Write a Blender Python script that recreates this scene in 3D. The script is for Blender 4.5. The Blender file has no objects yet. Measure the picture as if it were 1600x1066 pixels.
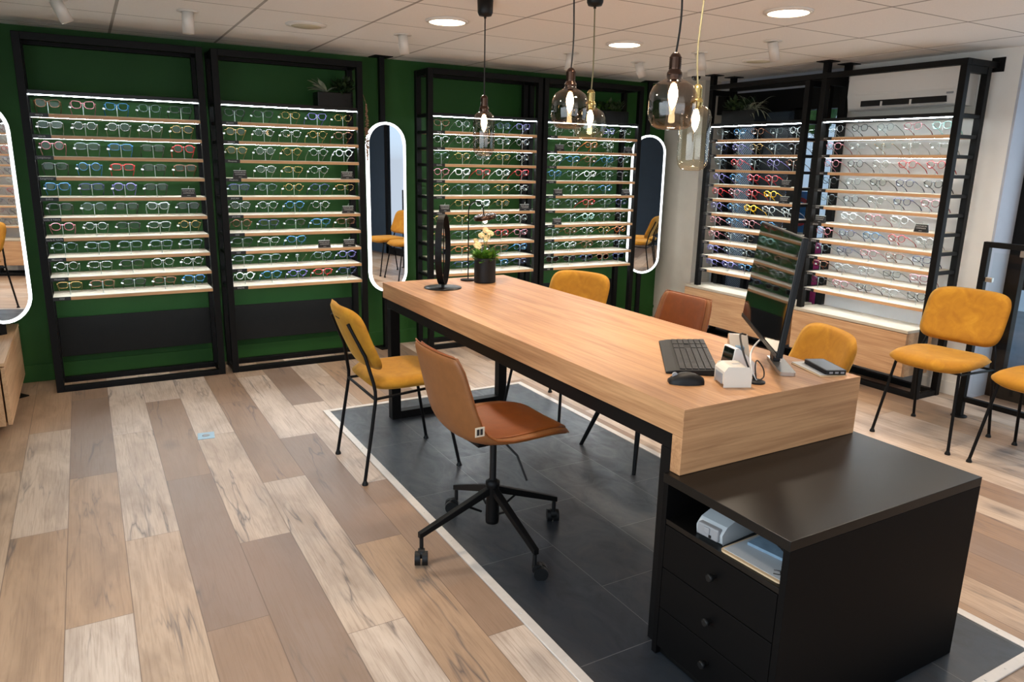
import bpy, bmesh, math, random
from mathutils import Vector, Matrix
R = math.radians
PI = math.pi
random.seed(7)
sc = bpy.context.scene
COL = sc.collection

# ------------------------------------------------------------------ camera, world, light, exposure
cam_d = bpy.data.cameras.new('camera')
cam = bpy.data.objects.new('camera', cam_d)
COL.objects.link(cam)
cam_d.sensor_width = 36.0
cam_d.lens = 1147.64 / 1600 * 36
cam_d.clip_start = 0.05
cr, cu, cf = (Vector((0.8683, -0.4956, 0.02063)), Vector((0.09919, 0.21422, 0.97174)), Vector((0.48601, 0.84172, -0.23517)))
cam.matrix_world = Matrix(((cr.x, cu.x, -cf.x, 0), (cr.y, cu.y, -cf.y, 0), (cr.z, cu.z, -cf.z, 1.4696), (0, 0, 0, 1)))
sc.camera = cam
sc.view_settings.view_transform = 'Standard'
sc.view_settings.look = 'None'
sc.view_settings.gamma = 1.0
sc.view_settings.exposure = 0.0
sc.view_settings.use_curve_mapping = False
try:
    sc.cycles.use_denoising = True
    sc.cycles.max_bounces = 8
    sc.cycles.transparent_max_bounces = 24
    sc.cycles.diffuse_bounces = 3
    sc.cycles.glossy_bounces = 4
    sc.cycles.caustics_reflective = False
    sc.cycles.caustics_refractive = False
    sc.cycles.sample_clamp_indirect = 4.0
except Exception:
    pass
wd = bpy.data.worlds.new('daylight')
sc.world = wd
wd.use_nodes = True
wn = wd.node_tree
sky = wn.nodes.new('ShaderNodeTexSky')
sky.sky_type = 'HOSEK_WILKIE'
sky.sun_direction = (-0.5, 0.3, 0.7)
sky.turbidity = 6
bg = wn.nodes['Background']
bg.inputs['Strength'].default_value = 5.5
wn.links.new(sky.outputs[0], bg.inputs['Color'])

def area(name, loc, target, sx, sy, power, color):
    d = bpy.data.lights.new(name, 'AREA')
    d.shape = 'RECTANGLE'; d.size = sx; d.size_y = sy; d.energy = power; d.color = color
    o = bpy.data.objects.new(name, d); COL.objects.link(o)
    o.location = loc
    o.rotation_euler = (Vector(target) - Vector(loc)).to_track_quat('-Z', 'Y').to_euler()
    return o
# daylight through the shop windows behind and beside the camera
area('window_daylight', (-0.88, 1.0, 1.25), (3, 2.6, 0.0), 3.2, 1.7, 58, (0.78, 0.91, 1.0))
area('shopfront_daylight', (1.35, -1.75, 1.3), (2.0, 4, 0.6), 3.2, 1.6, 24, (0.92, 0.95, 1.0))
area('door_daylight', (5.45, 1.3, 1.1), (2, 1.6, 0.3), 2.0, 1.9, 22, (0.78, 0.9, 1.0))

def disc_light(name, loc, power, color, size=0.2, spread=150):
    d = bpy.data.lights.new(name, 'AREA'); d.shape = 'DISK'; d.size = size
    d.energy = power; d.color = color; d.spread = R(spread)
    o = bpy.data.objects.new(name, d); COL.objects.link(o); o.location = loc
    return o
ZC = 2.218
WARM = (1.0, 0.84, 0.66)
DOWN = [(1.81, 3.914), (3.05, 3.945), (3.07, 2.69)]
DOWN_UNSEEN = [(1.81, 2.05), (0.56, 2.69), (3.3, 1.1), (3.9, 1.9)]

# ------------------------------------------------------------------ mesh helpers
class MB:
    """collects vertices and faces of one mesh"""
    def __init__(s): s.v = []; s.f = []; s.sm = []
    def add(s, vs, fs, smooth=False, m=None):
        b = len(s.v)
        for p in vs:
            p = Vector(p)
            s.v.append(m @ p if m else p)
        for f in fs:
            s.f.append(tuple(b + i for i in f)); s.sm.append(smooth)
        return s
    def box(s, x0, x1, y0, y1, z0, z1, m=None):
        vs = [(x0, y0, z0), (x1, y0, z0), (x1, y1, z0), (x0, y1, z0), (x0, y0, z1), (x1, y0, z1), (x1, y1, z1), (x0, y1, z1)]
        return s.add(vs, [(3, 2, 1, 0), (4, 5, 6, 7), (0, 1, 5, 4), (1, 2, 6, 5), (2, 3, 7, 6), (3, 0, 4, 7)], False, m)
    def prism(s, poly, z0, z1, m=None, smooth=False):
        n = len(poly)
        vs = [(x, y, z0) for x, y in poly] + [(x, y, z1) for x, y in poly]
        s.add(vs, [tuple(range(n - 1, -1, -1)), tuple(range(n, 2 * n))], False, m)
        return s.add(vs, [(i, (i + 1) % n, n + (i + 1) % n, n + i) for i in range(n)], smooth, m)
    def lathe(s, prof, n=24, m=None, caps=True, smooth=True):
        vs = []; k = len(prof)
        for r, z in prof:
            for i in range(n):
                a = 2 * PI * i / n
                vs.append((r * math.cos(a), r * math.sin(a), z))
        fs = [(j * n + i, j * n + (i + 1) % n, (j + 1) * n + (i + 1) % n, (j + 1) * n + i) for j in range(k - 1) for i in range(n)]
        s.add(vs, fs, smooth, m)
        if caps:
            if prof[0][0] > 1e-5: s.add([vs[i] for i in range(n)], [tuple(range(n - 1, -1, -1))], False, m)
            if prof[-1][0] > 1e-5: s.add([vs[(k - 1) * n + i] for i in range(n)], [tuple(range(n))], False, m)
        return s
    def cyl(s, p, q, r, r2=None, n=12):
        p = Vector(p); q = Vector(q); d = q - p
        m = Matrix.Translation(p) @ d.to_track_quat('Z', 'Y').to_matrix().to_4x4()
        return s.lathe([(r, 0), (r if r2 is None else r2, d.length)], n, m)
    def tube(s, pts, r, n=6, closed=False, radii=None):
        pts = [Vector(p) for p in pts]; k = len(pts); rings = []
        up = None
        for i, p in enumerate(pts):
            a = pts[(i - 1) % k] if (closed or i > 0) else p
            b = pts[(i + 1) % k] if (closed or i < k - 1) else p
            t = (b - a).normalized()
            if up is None:
                up = Vector((0, 0, 1)) if abs(t.z) < .9 else Vector((1, 0, 0))
            u = (up - t * up.dot(t))
            u = u.normalized() if u.length > 1e-6 else t.orthogonal().normalized()
            up = u
            w = t.cross(u)
            rr = radii[i] if radii else r
            rings += [p + (u * math.cos(2 * PI * j / n) + w * math.sin(2 * PI * j / n)) * rr for j in range(n)]
        fs = []
        for i in range(k if closed else k - 1):
            i2 = (i + 1) % k
            fs += [(i * n + j, i * n + (j + 1) % n, i2 * n + (j + 1) % n, i2 * n + j) for j in range(n)]
        s.add(rings, fs, n > 4)
        if not closed:
            s.add(rings[:n], [tuple(range(n - 1, -1, -1))]); s.add(rings[-n:], [tuple(range(n))])
        return s
    def ball(s, c, rx, ry=None, rz=None, n=12, k=8):
        ry = rx if ry is None else ry; rz = rx if rz is None else rz
        prof = [(max(math.sin(PI * j / k), 1e-6), -math.cos(PI * j / k)) for j in range(k + 1)]
        return s.lathe(prof, n, Matrix.Translation(Vector(c)) @ Matrix.Diagonal((rx, ry, rz, 1)), caps=False)
    def mesh(s, name):
        me = bpy.data.meshes.new(name)
        me.from_pydata([tuple(v) for v in s.v], [], s.f)
        for p, q in zip(me.polygons, s.sm): p.use_smooth = q
        bm = bmesh.new(); bm.from_mesh(me); bmesh.ops.recalc_face_normals(bm, faces=bm.faces); bm.to_mesh(me); bm.free()
        me.update()
        return me
    def build(s, name, mat, parent=None, bevel=0, seg=2, solid=0, sub=0, label=None):
        return link(name, s.mesh(name), mat, parent, bevel, seg, solid, sub, label)

def link(name, me, mat, parent=None, bevel=0, seg=2, solid=0, sub=0, label=None):
    if not me.materials: me.materials.append(mat)
    o = bpy.data.objects.new(name, me); COL.objects.link(o)
    if parent: o.parent = parent
    if solid:
        md = o.modifiers.new('thick', 'SOLIDIFY'); md.thickness = solid; md.offset = 0
    if bevel:
        md = o.modifiers.new('edge', 'BEVEL'); md.width = bevel; md.segments = seg; md.limit_method = 'ANGLE'; md.angle_limit = R(40)
    if sub:
        md = o.modifiers.new('smooth', 'SUBSURF'); md.levels = sub; md.render_levels = sub
    if label: o['label'] = label
    return o

def tag(o, label=None, cat=None, group=None, kind=None):
    if label: o['label'] = label
    if cat: o['category'] = cat
    if group: o['group'] = group
    if kind: o['kind'] = kind
    return o

def thing(name, label, cat, loc=(0, 0, 0), rz=0, group=None):
    o = bpy.data.objects.new(name, None); COL.objects.link(o)
    o.empty_display_size = .05
    o.location = loc; o.rotation_euler = (0, 0, rz)
    return tag(o, label, cat, group)

def dup(root, loc, rz, label, group=None):
    r = root.copy(); COL.objects.link(r); r.location = loc; r.rotation_euler = (0, 0, rz); r['label'] = label
    if group: r['group'] = group
    for ch in list(root.children):
        c = ch.copy(); COL.objects.link(c); c.parent = r
        for g in list(ch.children):
            d = g.copy(); COL.objects.link(d); d.parent = c
    return r

def rrect(x0, x1, y0, y1, r, k=5):
    out = []
    for cx, cy, a in ((x1 - r, y1 - r, 0), (x0 + r, y1 - r, 90), (x0 + r, y0 + r, 180), (x1 - r, y0 + r, 270)):
        out += [(cx + r * math.cos(R(a + 90 * i / k)), cy + r * math.sin(R(a + 90 * i / k))) for i in range(k + 1)]
    return out

def smooth_path(pts, k=6):
    pts = [Vector(p) for p in pts]; out = []
    for i in range(len(pts) - 1):
        p0, p1, p2, p3 = pts[max(i - 1, 0)], pts[i], pts[i + 1], pts[min(i + 2, len(pts) - 1)]
        for j in range(k):
            t = j / k
            out.append(.5 * (2 * p1 + (p2 - p0) * t + (2 * p0 - 5 * p1 + 4 * p2 - p3) * t * t + (3 * p1 - p0 - 3 * p2 + p3) * t ** 3))
    return out + [pts[-1]]

def text_mesh(body, size, ext=0.0004, align='CENTER'):
    c = bpy.data.curves.new('lettering', 'FONT')
    c.body = body; c.size = size; c.align_x = align; c.align_y = 'CENTER'; c.extrude = ext; c.resolution_u = 2
    o = bpy.data.objects.new('lettering', c); COL.objects.link(o)
    dg = bpy.context.evaluated_depsgraph_get()
    me = bpy.data.meshes.new_from_object(o.evaluated_get(dg))
    bpy.data.objects.remove(o); bpy.data.curves.remove(c)
    me.materials.clear()
    return me

# ------------------------------------------------------------------ materials
class NT:
    def __init__(s, name):
        s.m = bpy.data.materials.new(name); s.m.use_nodes = True
        s.t = s.m.node_tree; s.b = s.t.nodes['Principled BSDF']; s.out = s.t.nodes['Material Output']
    def n(s, typ, **kw):
        x = s.t.nodes.new(typ)
        for k, v in kw.items(): setattr(x, k, v)
        return x
    def l(s, a, b): s.t.links.new(a, b)
    def put(s, sock, v):
        if hasattr(v, 'links'): s.l(v, sock)
        else: sock.default_value = v
    def math(s, op, a, b=None, c=None):
        x = s.n('ShaderNodeMath', operation=op)
        for i, v in enumerate((a, b, c)):
            if v is not None: s.put(x.inputs[i], v)
        return x.outputs[0]
    def mix(s, f, a, b):
        x = s.n('ShaderNodeMix', data_type='RGBA')
        s.put(x.inputs[0], f); s.put(x.inputs[6], a); s.put(x.inputs[7], b)
        return x.outputs[2]
    def coords(s, kind='Object'): return s.n('ShaderNodeTexCoord').outputs[kind]
    def mapped(s, scale, kind='Object', rot=(0, 0, 0)):
        x = s.n('ShaderNodeMapping'); s.l(s.coords(kind), x.inputs[0])
        x.inputs['Scale'].default_value = scale; x.inputs['Rotation'].default_value = rot
        return x.outputs[0]
    def noise(s, vec, scale, detail=4, rough=.55, dist=0.):
        x = s.n('ShaderNodeTexNoise'); s.l(vec, x.inputs['Vector'])
        x.inputs['Scale'].default_value = scale; x.inputs['Detail'].default_value = detail
        x.inputs['Roughness'].default_value = rough; x.inputs['Distortion'].default_value = dist
        return x.outputs['Fac']
    def ramp(s, f, stops, interp='LINEAR'):
        x = s.n('ShaderNodeValToRGB'); s.l(f, x.inputs[0]); e = x.color_ramp.elements
        x.color_ramp.interpolation = interp
        while len(e) < len(stops): e.new(.5)
        for i, (p, c) in enumerate(stops):
            e[i].position = p; e[i].color = c if len(c) == 4 else (*c, 1)
        return x.outputs[0]
    def bump(s, h, strength, dist=.002):
        x = s.n('ShaderNodeBump'); s.put(x.inputs['Height'], h)
        x.inputs['Strength'].default_value = strength; x.inputs['Distance'].default_value = dist
        s.l(x.outputs[0], s.b.inputs['Normal'])

def lin(r, g, b):
    f = lambda c: c / 255 / 12.92 if c / 255 <= .04045 else ((c / 255 + .055) / 1.055) ** 2.4
    return (f(r), f(g), f(b), 1)

def plain(name, col, rough=.5, metal=0., spec=.5, noise=0., nscale=40, bump=0.):
    t = NT(name); b = t.b
    b.inputs['Roughness'].default_value = rough; b.inputs['Metallic'].default_value = metal
    b.inputs['Specular IOR Level'].default_value = spec
    if noise or bump:
        v = t.coords(); f = t.noise(v, nscale, 5)
        lo = tuple(c * (1 - noise) for c in col[:3]); hi = tuple(min(1, c * (1 + noise)) for c in col[:3])
        t.l(t.ramp(f, [(.3, lo), (.7, hi)]), b.inputs['Base Color'])
        if bump: t.bump(f, bump)
    else:
        b.inputs['Base Color'].default_value = col
    return t.m

def wood(name, light, dark, axis=0, scale=1., rough=.45, contrast=1.):
    """planed oak with grain running along one axis"""
    t = NT(name); sc3 = [9 * scale] * 3; sc3[axis] = .55 * scale
    v = t.mapped(sc3)
    a = t.noise(v, 2.2, 7, .62, .9); sc4 = [70 * scale] * 3; sc4[axis] = 1.6 * scale
    g = t.noise(t.mapped(sc4), 2.0, 4, .6, .3)
    sc5 = [2.2 * scale] * 3; sc5[axis] = .4 * scale
    w = t.noise(t.mapped(sc5), 1.3, 3, .5, .6)
    f = t.math('ADD', t.math('MULTIPLY', a, .5), t.math('ADD', t.math('MULTIPLY', g, .3), t.math('MULTIPLY', w, .2)))
    mid = tuple((x + y) / 2 for x, y in zip(light[:3], dark[:3]))
    c = t.ramp(f, [(.36, dark), (.47, mid), (.56, light), (.68, tuple(min(1, x * 1.08) for x in light[:3]))])
    t.l(c, t.b.inputs['Base Color'])
    t.b.inputs['Roughness'].default_value = rough
    t.bump(f, .08, .001)
    return t.m

def emit(name, col, strength):
    t = NT(name)
    t.b.inputs['Base Color'].default_value = (*col, 1)
    t.b.inputs['Emission Color'].default_value = (*col, 1)
    t.b.inputs['Emission Strength'].default_value = strength
    return t.m

def clear(name, tint=(1, 1, 1), refl=1.0, rough=.02, ior=1.45):
    """thin clear sheet: see through, with the reflection of glass"""
    t = NT(name)
    tr = t.n('ShaderNodeBsdfTransparent'); tr.inputs[0].default_value = (*tint, 1)
    gl = t.n('ShaderNodeBsdfGlossy'); gl.inputs['Roughness'].default_value = rough
    fr = t.n('ShaderNodeFresnel'); fr.inputs[0].default_value = ior
    mx = t.n('ShaderNodeMixShader')
    ge = t.n('ShaderNodeNewGeometry')
    t.l(t.math('MULTIPLY', t.math('MULTIPLY', fr.outputs[0], refl), t.math('SUBTRACT', 1, ge.outputs['Backfacing'])), mx.inputs[0])
    t.l(tr.outputs[0], mx.inputs[1]); t.l(gl.outputs[0], mx.inputs[2]); t.l(mx.outputs[0], t.out.inputs[0])
    return t.m

def lamp_glass(name, tint):
    t = NT(name)
    tr = t.n('ShaderNodeBsdfTransparent'); tr.inputs[0].default_value = (*tint, 1)
    gl = t.n('ShaderNodeBsdfGlossy'); gl.inputs['Roughness'].default_value = .03
    lw = t.n('ShaderNodeLayerWeight'); mx = t.n('ShaderNodeMixShader')
    t.l(t.math('MULTIPLY_ADD', t.math('POWER', lw.outputs['Facing'], 2.6), .5, .07), mx.inputs[0])
    t.l(tr.outputs[0], mx.inputs[1]); t.l(gl.outputs[0], mx.inputs[2]); t.l(mx.outputs[0], t.out.inputs[0])
    return t.m

def floor_mat():
    t = NT('oak_plank_floor'); co = t.coords(); sp = t.n('ShaderNodeSeparateXYZ'); t.l(co, sp.inputs[0])
    x, y = sp.outputs[0], sp.outputs[1]
    u = t.math('DIVIDE', t.math('SUBTRACT', x, .005), .195)
    row = t.math('FLOOR', u); fu = t.math('FRACT', u)
    off = t.math('MULTIPLY_ADD', row, .53, 1.72)
    vv = t.math('DIVIDE', t.math('SUBTRACT', y, off), 1.28)
    idx = t.math('FLOOR', vv); fv = t.math('FRACT', vv)
    cb = t.n('ShaderNodeCombineXYZ'); t.l(row, cb.inputs[0]); t.l(idx, cb.inputs[1])
    wn_ = t.n('ShaderNodeTexWhiteNoise', noise_dimensions='2D'); t.l(cb.outputs[0], wn_.inputs['Vector'])
    rnd = wn_.outputs['Value']; rsp = t.n('ShaderNodeSeparateColor'); t.l(wn_.outputs['Color'], rsp.inputs[0])
    r2 = rsp.outputs[1]
    # grain coordinates, shifted for every plank
    gc = t.n('ShaderNodeCombineXYZ')
    t.l(t.math('MULTIPLY_ADD', rnd, 37., x), gc.inputs[0]); t.l(t.math('MULTIPLY_ADD', r2, 23., y), gc.inputs[1])
    def stretched(sx, sy):
        m = t.n('ShaderNodeMapping'); t.l(gc.outputs[0], m.inputs[0]); m.inputs['Scale'].default_value = (sx, sy, 1); return m.outputs[0]
    base = t.ramp(rnd, [(0, lin(188, 167, 148)), (.2, lin(168, 138, 111)), (.4, lin(196, 177, 160)), (.58, lin(146, 119, 98)), (.74, lin(180, 154, 130)), (.88, lin(136, 114, 99))], 'CONSTANT')
    cloud = t.noise(stretched(5, 1.5), 1.6, 4, .55, .8)
    grain = t.noise(stretched(60, 2.2), 1.6, 5, .6, 1.4)
    dark = tuple(c * .62 for c in lin(150, 120, 96)[:3])
    col = t.mix(t.math('MULTIPLY', t.ramp(cloud, [(.42, (0, 0, 0)), (.72, (1, 1, 1))]), .5), base, (*dark, 1))
    col = t.mix(t.math('MULTIPLY', t.ramp(grain, [(.46, (0, 0, 0)), (.7, (1, 1, 1))]), .45), col, (*dark, 1))
    # dark cracks along the heart of a plank
    crk = t.noise(stretched(4.5, .42), 1.5, 4, .58, .35)
    ck = t.ramp(t.math('ABSOLUTE', t.math('SUBTRACT', crk, .5)), [(0, (1, 1, 1)), (.006, (.5, .5, .5)), (.022, (0, 0, 0))])
    gate = t.ramp(t.noise(stretched(2.2, .7), 1.4, 2), [(.50, (0, 0, 0)), (.60, (1, 1, 1))])
    col = t.mix(t.math('MULTIPLY', t.math('MULTIPLY', ck, gate), .8), col, lin(84, 76, 74))
    # knots
    vo = t.n('ShaderNodeTexVoronoi'); t.l(stretched(4.2, 2.0), vo.inputs['Vector']); vo.inputs['Scale'].default_value = 1.
    kd = t.math('ADD', vo.outputs['Distance'], t.math('MULTIPLY', t.math('SUBTRACT', t.noise(stretched(30, 16), 1, 3), .5), .12))
    kn = t.ramp(kd, [(.02, (1, 1, 1)), (.1, (.45, .45, .45)), (.24, (0, 0, 0))])
    ks = t.n('ShaderNodeSeparateColor'); t.l(vo.outputs['Color'], ks.inputs[0])
    col = t.mix(t.math('MULTIPLY', t.math('MULTIPLY', kn, t.math('GREATER_THAN', ks.outputs[0], .6)), .8), col, lin(76, 68, 66))
    # seams
    su = t.math('LESS_THAN', t.math('MINIMUM', fu, t.math('SUBTRACT', 1, fu)), .0085)
    sv = t.math('LESS_THAN', t.math('MINIMUM', fv, t.math('SUBTRACT', 1, fv)), .0011)
    seam = t.math('MAXIMUM', su, sv)
    col = t.mix(t.math('MULTIPLY', seam, .6), col, lin(84, 66, 54))
    t.l(col, t.b.inputs['Base Color'])
    t.b.inputs['Roughness'].default_value = .42
    t.b.inputs['Specular IOR Level'].default_value = .38
    t.bump(t.math('SUBTRACT', t.math('MULTIPLY', grain, .5), seam), .12, .001)
    return t.m

def slate_mat():
    t = NT('dark_slate_tiles'); co = t.coords(); sp = t.n('ShaderNodeSeparateXYZ'); t.l(co, sp.inputs[0])
    x, y = sp.outputs[0], sp.outputs[1]
    u = t.math('DIVIDE', t.math('SUBTRACT', x, 1.147), .325); row = t.math('FLOOR', u); fu = t.math('FRACT', u)
    v = t.math('SUBTRACT', t.math('DIVIDE', t.math('SUBTRACT', y, 1.545), .645), t.math('MULTIPLY', row, .5)); fv = t.math('FRACT', v)
    cb = t.n('ShaderNodeCombineXYZ'); t.l(row, cb.inputs[0]); t.l(t.math('FLOOR', v), cb.inputs[1])
    wn_ = t.n('ShaderNodeTexWhiteNoise', noise_dimensions='2D'); t.l(cb.outputs[0], wn_.inputs['Vector'])
    g = t.n('ShaderNodeCombineXYZ'); t.l(t.math('MULTIPLY_ADD', wn_.outputs['Value'], 9., x), g.inputs[0]); t.l(y, g.inputs[1])
    m = t.n('ShaderNodeMapping'); t.l(g.outputs[0], m.inputs[0]); m.inputs['Scale'].default_value = (5, 2.4, 1)
    f = t.noise(m.outputs[0], 1.5, 9, .68, 1.8)
    col = t.ramp(f, [(.3, lin(26, 31, 37)), (.5, lin(38, 44, 51)), (.62, lin(46, 48, 51)), (.75, lin(60, 60, 62))])
    col = t.mix(t.math('MULTIPLY', wn_.outputs['Value'], .3), col, lin(38, 36, 36))
    su = t.math('LESS_THAN', t.math('MINIMUM', fu, t.math('SUBTRACT', 1, fu)), .004)
    sv = t.math('LESS_THAN', t.math('MINIMUM', fv, t.math('SUBTRACT', 1, fv)), .002)
    col = t.mix(t.math('MULTIPLY', t.math('MAXIMUM', su, sv), .5), col, lin(130, 128, 126))
    t.l(col, t.b.inputs['Base Color'])
    t.l(t.ramp(f, [(.3, (.5, .5, .5)), (.7, (.3, .3, .3))]), t.b.inputs['Roughness'])
    t.bump(f, .18, .002)
    return t.m

def ceiling_mat():
    t = NT('ceiling_tiles'); co = t.coords(); sp = t.n('ShaderNodeSeparateXYZ'); t.l(co, sp.inputs[0])
    fx = t.math('FRACT', t.math('DIVIDE', t.math('SUBTRACT', sp.outputs[0], 2.118), .6265))
    fy = t.math('FRACT', t.math('DIVIDE', t.math('SUBTRACT', sp.outputs[1], 3.586), .6195))
    lx = t.math('LESS_THAN', t.math('MINIMUM', fx, t.math('SUBTRACT', 1, fx)), .013)
    ly = t.math('LESS_THAN', t.math('MINIMUM', fy, t.math('SUBTRACT', 1, fy)), .007)
    base = t.ramp(t.noise(co, 260, 3), [(.35, lin(236, 233, 229)), (.65, lin(244, 241, 237))])
    col = t.mix(t.math('MULTIPLY', lx, .75), base, lin(116, 110, 102))
    col = t.mix(t.math('MULTIPLY', ly, .85), col, lin(100, 94, 88))
    t.l(col, t.b.inputs['Base Color']); t.b.inputs['Roughness'].default_value = .9
    t.bump(t.math('SUBTRACT', 1, t.math('MAXIMUM', lx, ly)), .3, .003)
    return t.m

def perforated_mat():
    """black window film punched with a staggered grid of holes"""
    t = NT('perforated_film'); co = t.coords(); sp = t.n('ShaderNodeSeparateXYZ'); t.l(co, sp.inputs[0])
    a = t.math('DIVIDE', t.math('ADD', sp.outputs[1], sp.outputs[2]), .021)
    b = t.math('DIVIDE', t.math('SUBTRACT', sp.outputs[1], sp.outputs[2]), .021)
    da = t.math('ABSOLUTE', t.math('SUBTRACT', t.math('FRACT', a), .5))
    db = t.math('ABSOLUTE', t.math('SUBTRACT', t.math('FRACT', b), .5))
    hole = t.math('LESS_THAN', t.math('ADD', t.math('MULTIPLY', da, da), t.math('MULTIPLY', db, db)), .1)
    tr = t.n('ShaderNodeBsdfTransparent'); mx = t.n('ShaderNodeMixShader')
    t.b.inputs['Base Color'].default_value = lin(22, 24, 28); t.b.inputs['Roughness'].default_value = .35
    t.l(hole, mx.inputs[0]); t.l(t.b.outputs[0], mx.inputs[1]); t.l(tr.outputs[0], mx.inputs[2]); t.l(mx.outputs[0], t.out.inputs[0])
    return t.m

M = {}
M['black'] = plain('black_powder_coated_steel', lin(11, 10, 10), .5, 0., .16, .1, 60)
M['black_board'] = plain('black_laminate', lin(9, 8, 7), .36, 0., .35, .08, 30)
M['black_side'] = plain('black_laminate_side', lin(7, 6, 6), .55, 0., .12, .08, 30)  # same laminate darkened and dulled, the sides' weaker reflection is put into it
M['black_soft'] = plain('black_plastic', lin(13, 13, 13), .5, 0., .3)
M['dark_panel'] = plain('black_back_panel', lin(20, 20, 19), .75, 0., .2, .1, 20)
M['green'] = plain('green_wall_paint', lin(35, 79, 28), .62, 0., .3, .05, 8)
M['cream'] = plain('cream_wall_paint', lin(206, 198, 184), .7, 0., .3, .03, 10)
M['white_wall'] = plain('white_wall_paint', lin(234, 231, 225), .65, 0., .3, .02, 10)
M['reveal'] = plain('grey_reveal_paint', lin(178, 182, 192), .6, 0., .3, .03, 10)
M['slate_wall'] = plain('slate_blue_paint', lin(52, 66, 80), .7, 0., .3, .05, 10)
M['floor'] = floor_mat(); M['slate'] = slate_mat(); M['ceiling'] = ceiling_mat(); M['perforated'] = perforated_mat()
OAK_L, OAK_D = lin(194, 146, 102), lin(152, 106, 70)
M['oak_y'] = wood('honey_oak_desktop', OAK_L, OAK_D, 1, 1.)
M['oak_x'] = wood('honey_oak_end_grain_panel', OAK_L, OAK_D, 0, 1.)
M['shelf'] = wood('light_oak_shelf', lin(214, 168, 122), lin(186, 138, 94), 0, 1.6)
M['shelf_top'] = plain('white_shelf_top', lin(192, 182, 164), .5, 0., .3, .04, 12)
M['box_oak'] = wood('pale_oak_drawer', lin(206, 166, 126), lin(168, 124, 86), 1, 1.1)
M['strip'] = plain('brushed_edging', lin(206, 198, 190), .4, .25, .5, .04, 40)
M['led'] = emit('cool_led_strip', (.84, .94, 1.0), 44.)
M['led_mirror'] = emit('mirror_led_ring', (.93, .98, 1.0), 2.6)
M['mirror'] = plain('mirror_silver', (.93, .94, .95, 1), .01, 1.)
M['downlight'] = emit('downlight_diffuser', (1.0, .88, .68), 7.)
M['bulb'] = emit('filament_bulb', (1.0, .74, .42), 30.)
M['small_bulb'] = emit('lamp_bulb', (1.0, .9, .72), 6.)
M['white_metal'] = plain('white_painted_metal', lin(222, 214, 204), .4)
M['white_plastic'] = plain('white_gloss_plastic', lin(232, 228, 222), .22)
M['grey_plastic'] = plain('grey_plastic', lin(138, 138, 140), .4)
M['silver'] = plain('silver_metal', lin(196, 192, 186), .28, .9)
M['screen'] = plain('black_glass_screen', lin(7, 7, 8), .035, 0., .75)
M['sign'] = plain('black_sign_block', lin(9, 9, 10), .45)
M['letter'] = plain('white_lettering', lin(190, 190, 190), .7)
M['letter_dark'] = plain('dark_lettering', lin(40, 34, 30), .6)
M['tagcloth'] = plain('woven_label', lin(208, 190, 166), .8)
M['lens'] = clear('clear_lens', (.97, .99, .98), .9)
M['lens_dark'] = clear('dark_sun_lens', (.07, .08, .1), 1.3)
M['glass'] = clear('window_glass', (.96, .98, .98), .8)
M['smoke'] = lamp_glass('smoked_lamp_glass', (.68, .60, .54))
M['amber'] = lamp_glass('clear_amber_lamp_glass', (.95, .92, .82))
M['peg'] = plain('satin_rod', lin(188, 196, 192), .3, .3)
M['copper'] = plain('dark_bronze_cap', lin(74, 54, 44), .22, .85)
M['gold'] = plain('pale_gold_cap', lin(168, 148, 96), .25, .85)
M['cord_black'] = plain('black_cord', lin(28, 24, 22), .7)
M['cord_olive'] = plain('olive_cord', lin(112, 106, 78), .7)
M['paper'] = plain('white_paper', lin(214, 214, 212), .8)
M['paper_blue'] = plain('blue_grey_paper', lin(122, 144, 162), .8, 0., .3, .15, 30)
M['card'] = plain('kraft_card', lin(206, 176, 138), .8)
M['leaf'] = plain('green_leaf', lin(78, 120, 34), .5, 0., .3, .4, 30)
M['leaf_dark'] = plain('dark_leaf', lin(34, 52, 24), .55, 0., .3, .4, 30)
M['leaf_pale'] = plain('pale_sage_leaf', lin(158, 164, 140), .6, 0., .3, .25, 30)
M['leaf_lit'] = plain('lit_trailing_leaf', lin(190, 208, 184), .6, 0., .3, .2, 40)  # green whitened, the shelf light is put into the leaf colour
M['dry'] = plain('dry_seed_heads', lin(150, 116, 92), .8, 0., .2, .4, 60)
M['petal'] = plain('cream_petal', lin(236, 214, 160), .6, 0., .3, .1, 40)
M['socket'] = plain('pale_blue_floor_plate', lin(150, 178, 194), .3, .3)
M['pavement'] = plain('grey_pavement', lin(120, 126, 132), .9, 0., .2, .1, 6)
M['facade'] = plain('pale_blue_grey_facade', lin(206, 220, 236), .8, 0., .2, .06, 3)
M['facade_dark'] = plain('dark_facade', lin(34, 44, 52), .6, 0., .3, .1, 3)
M['bush'] = plain('street_bush', lin(60, 92, 44), .8, 0., .2, .5, 14)
M['blue_board'] = plain('bright_blue_board', lin(44, 132, 216), .4)
M['red_ring'] = plain('red_print', lin(186, 54, 66), .5)
M['pink'] = plain('pink_fabric', lin(206, 62, 124), .7, 0., .2, .1, 40)
M['orange'] = plain('terracotta_box', lin(188, 96, 58), .6)

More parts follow.
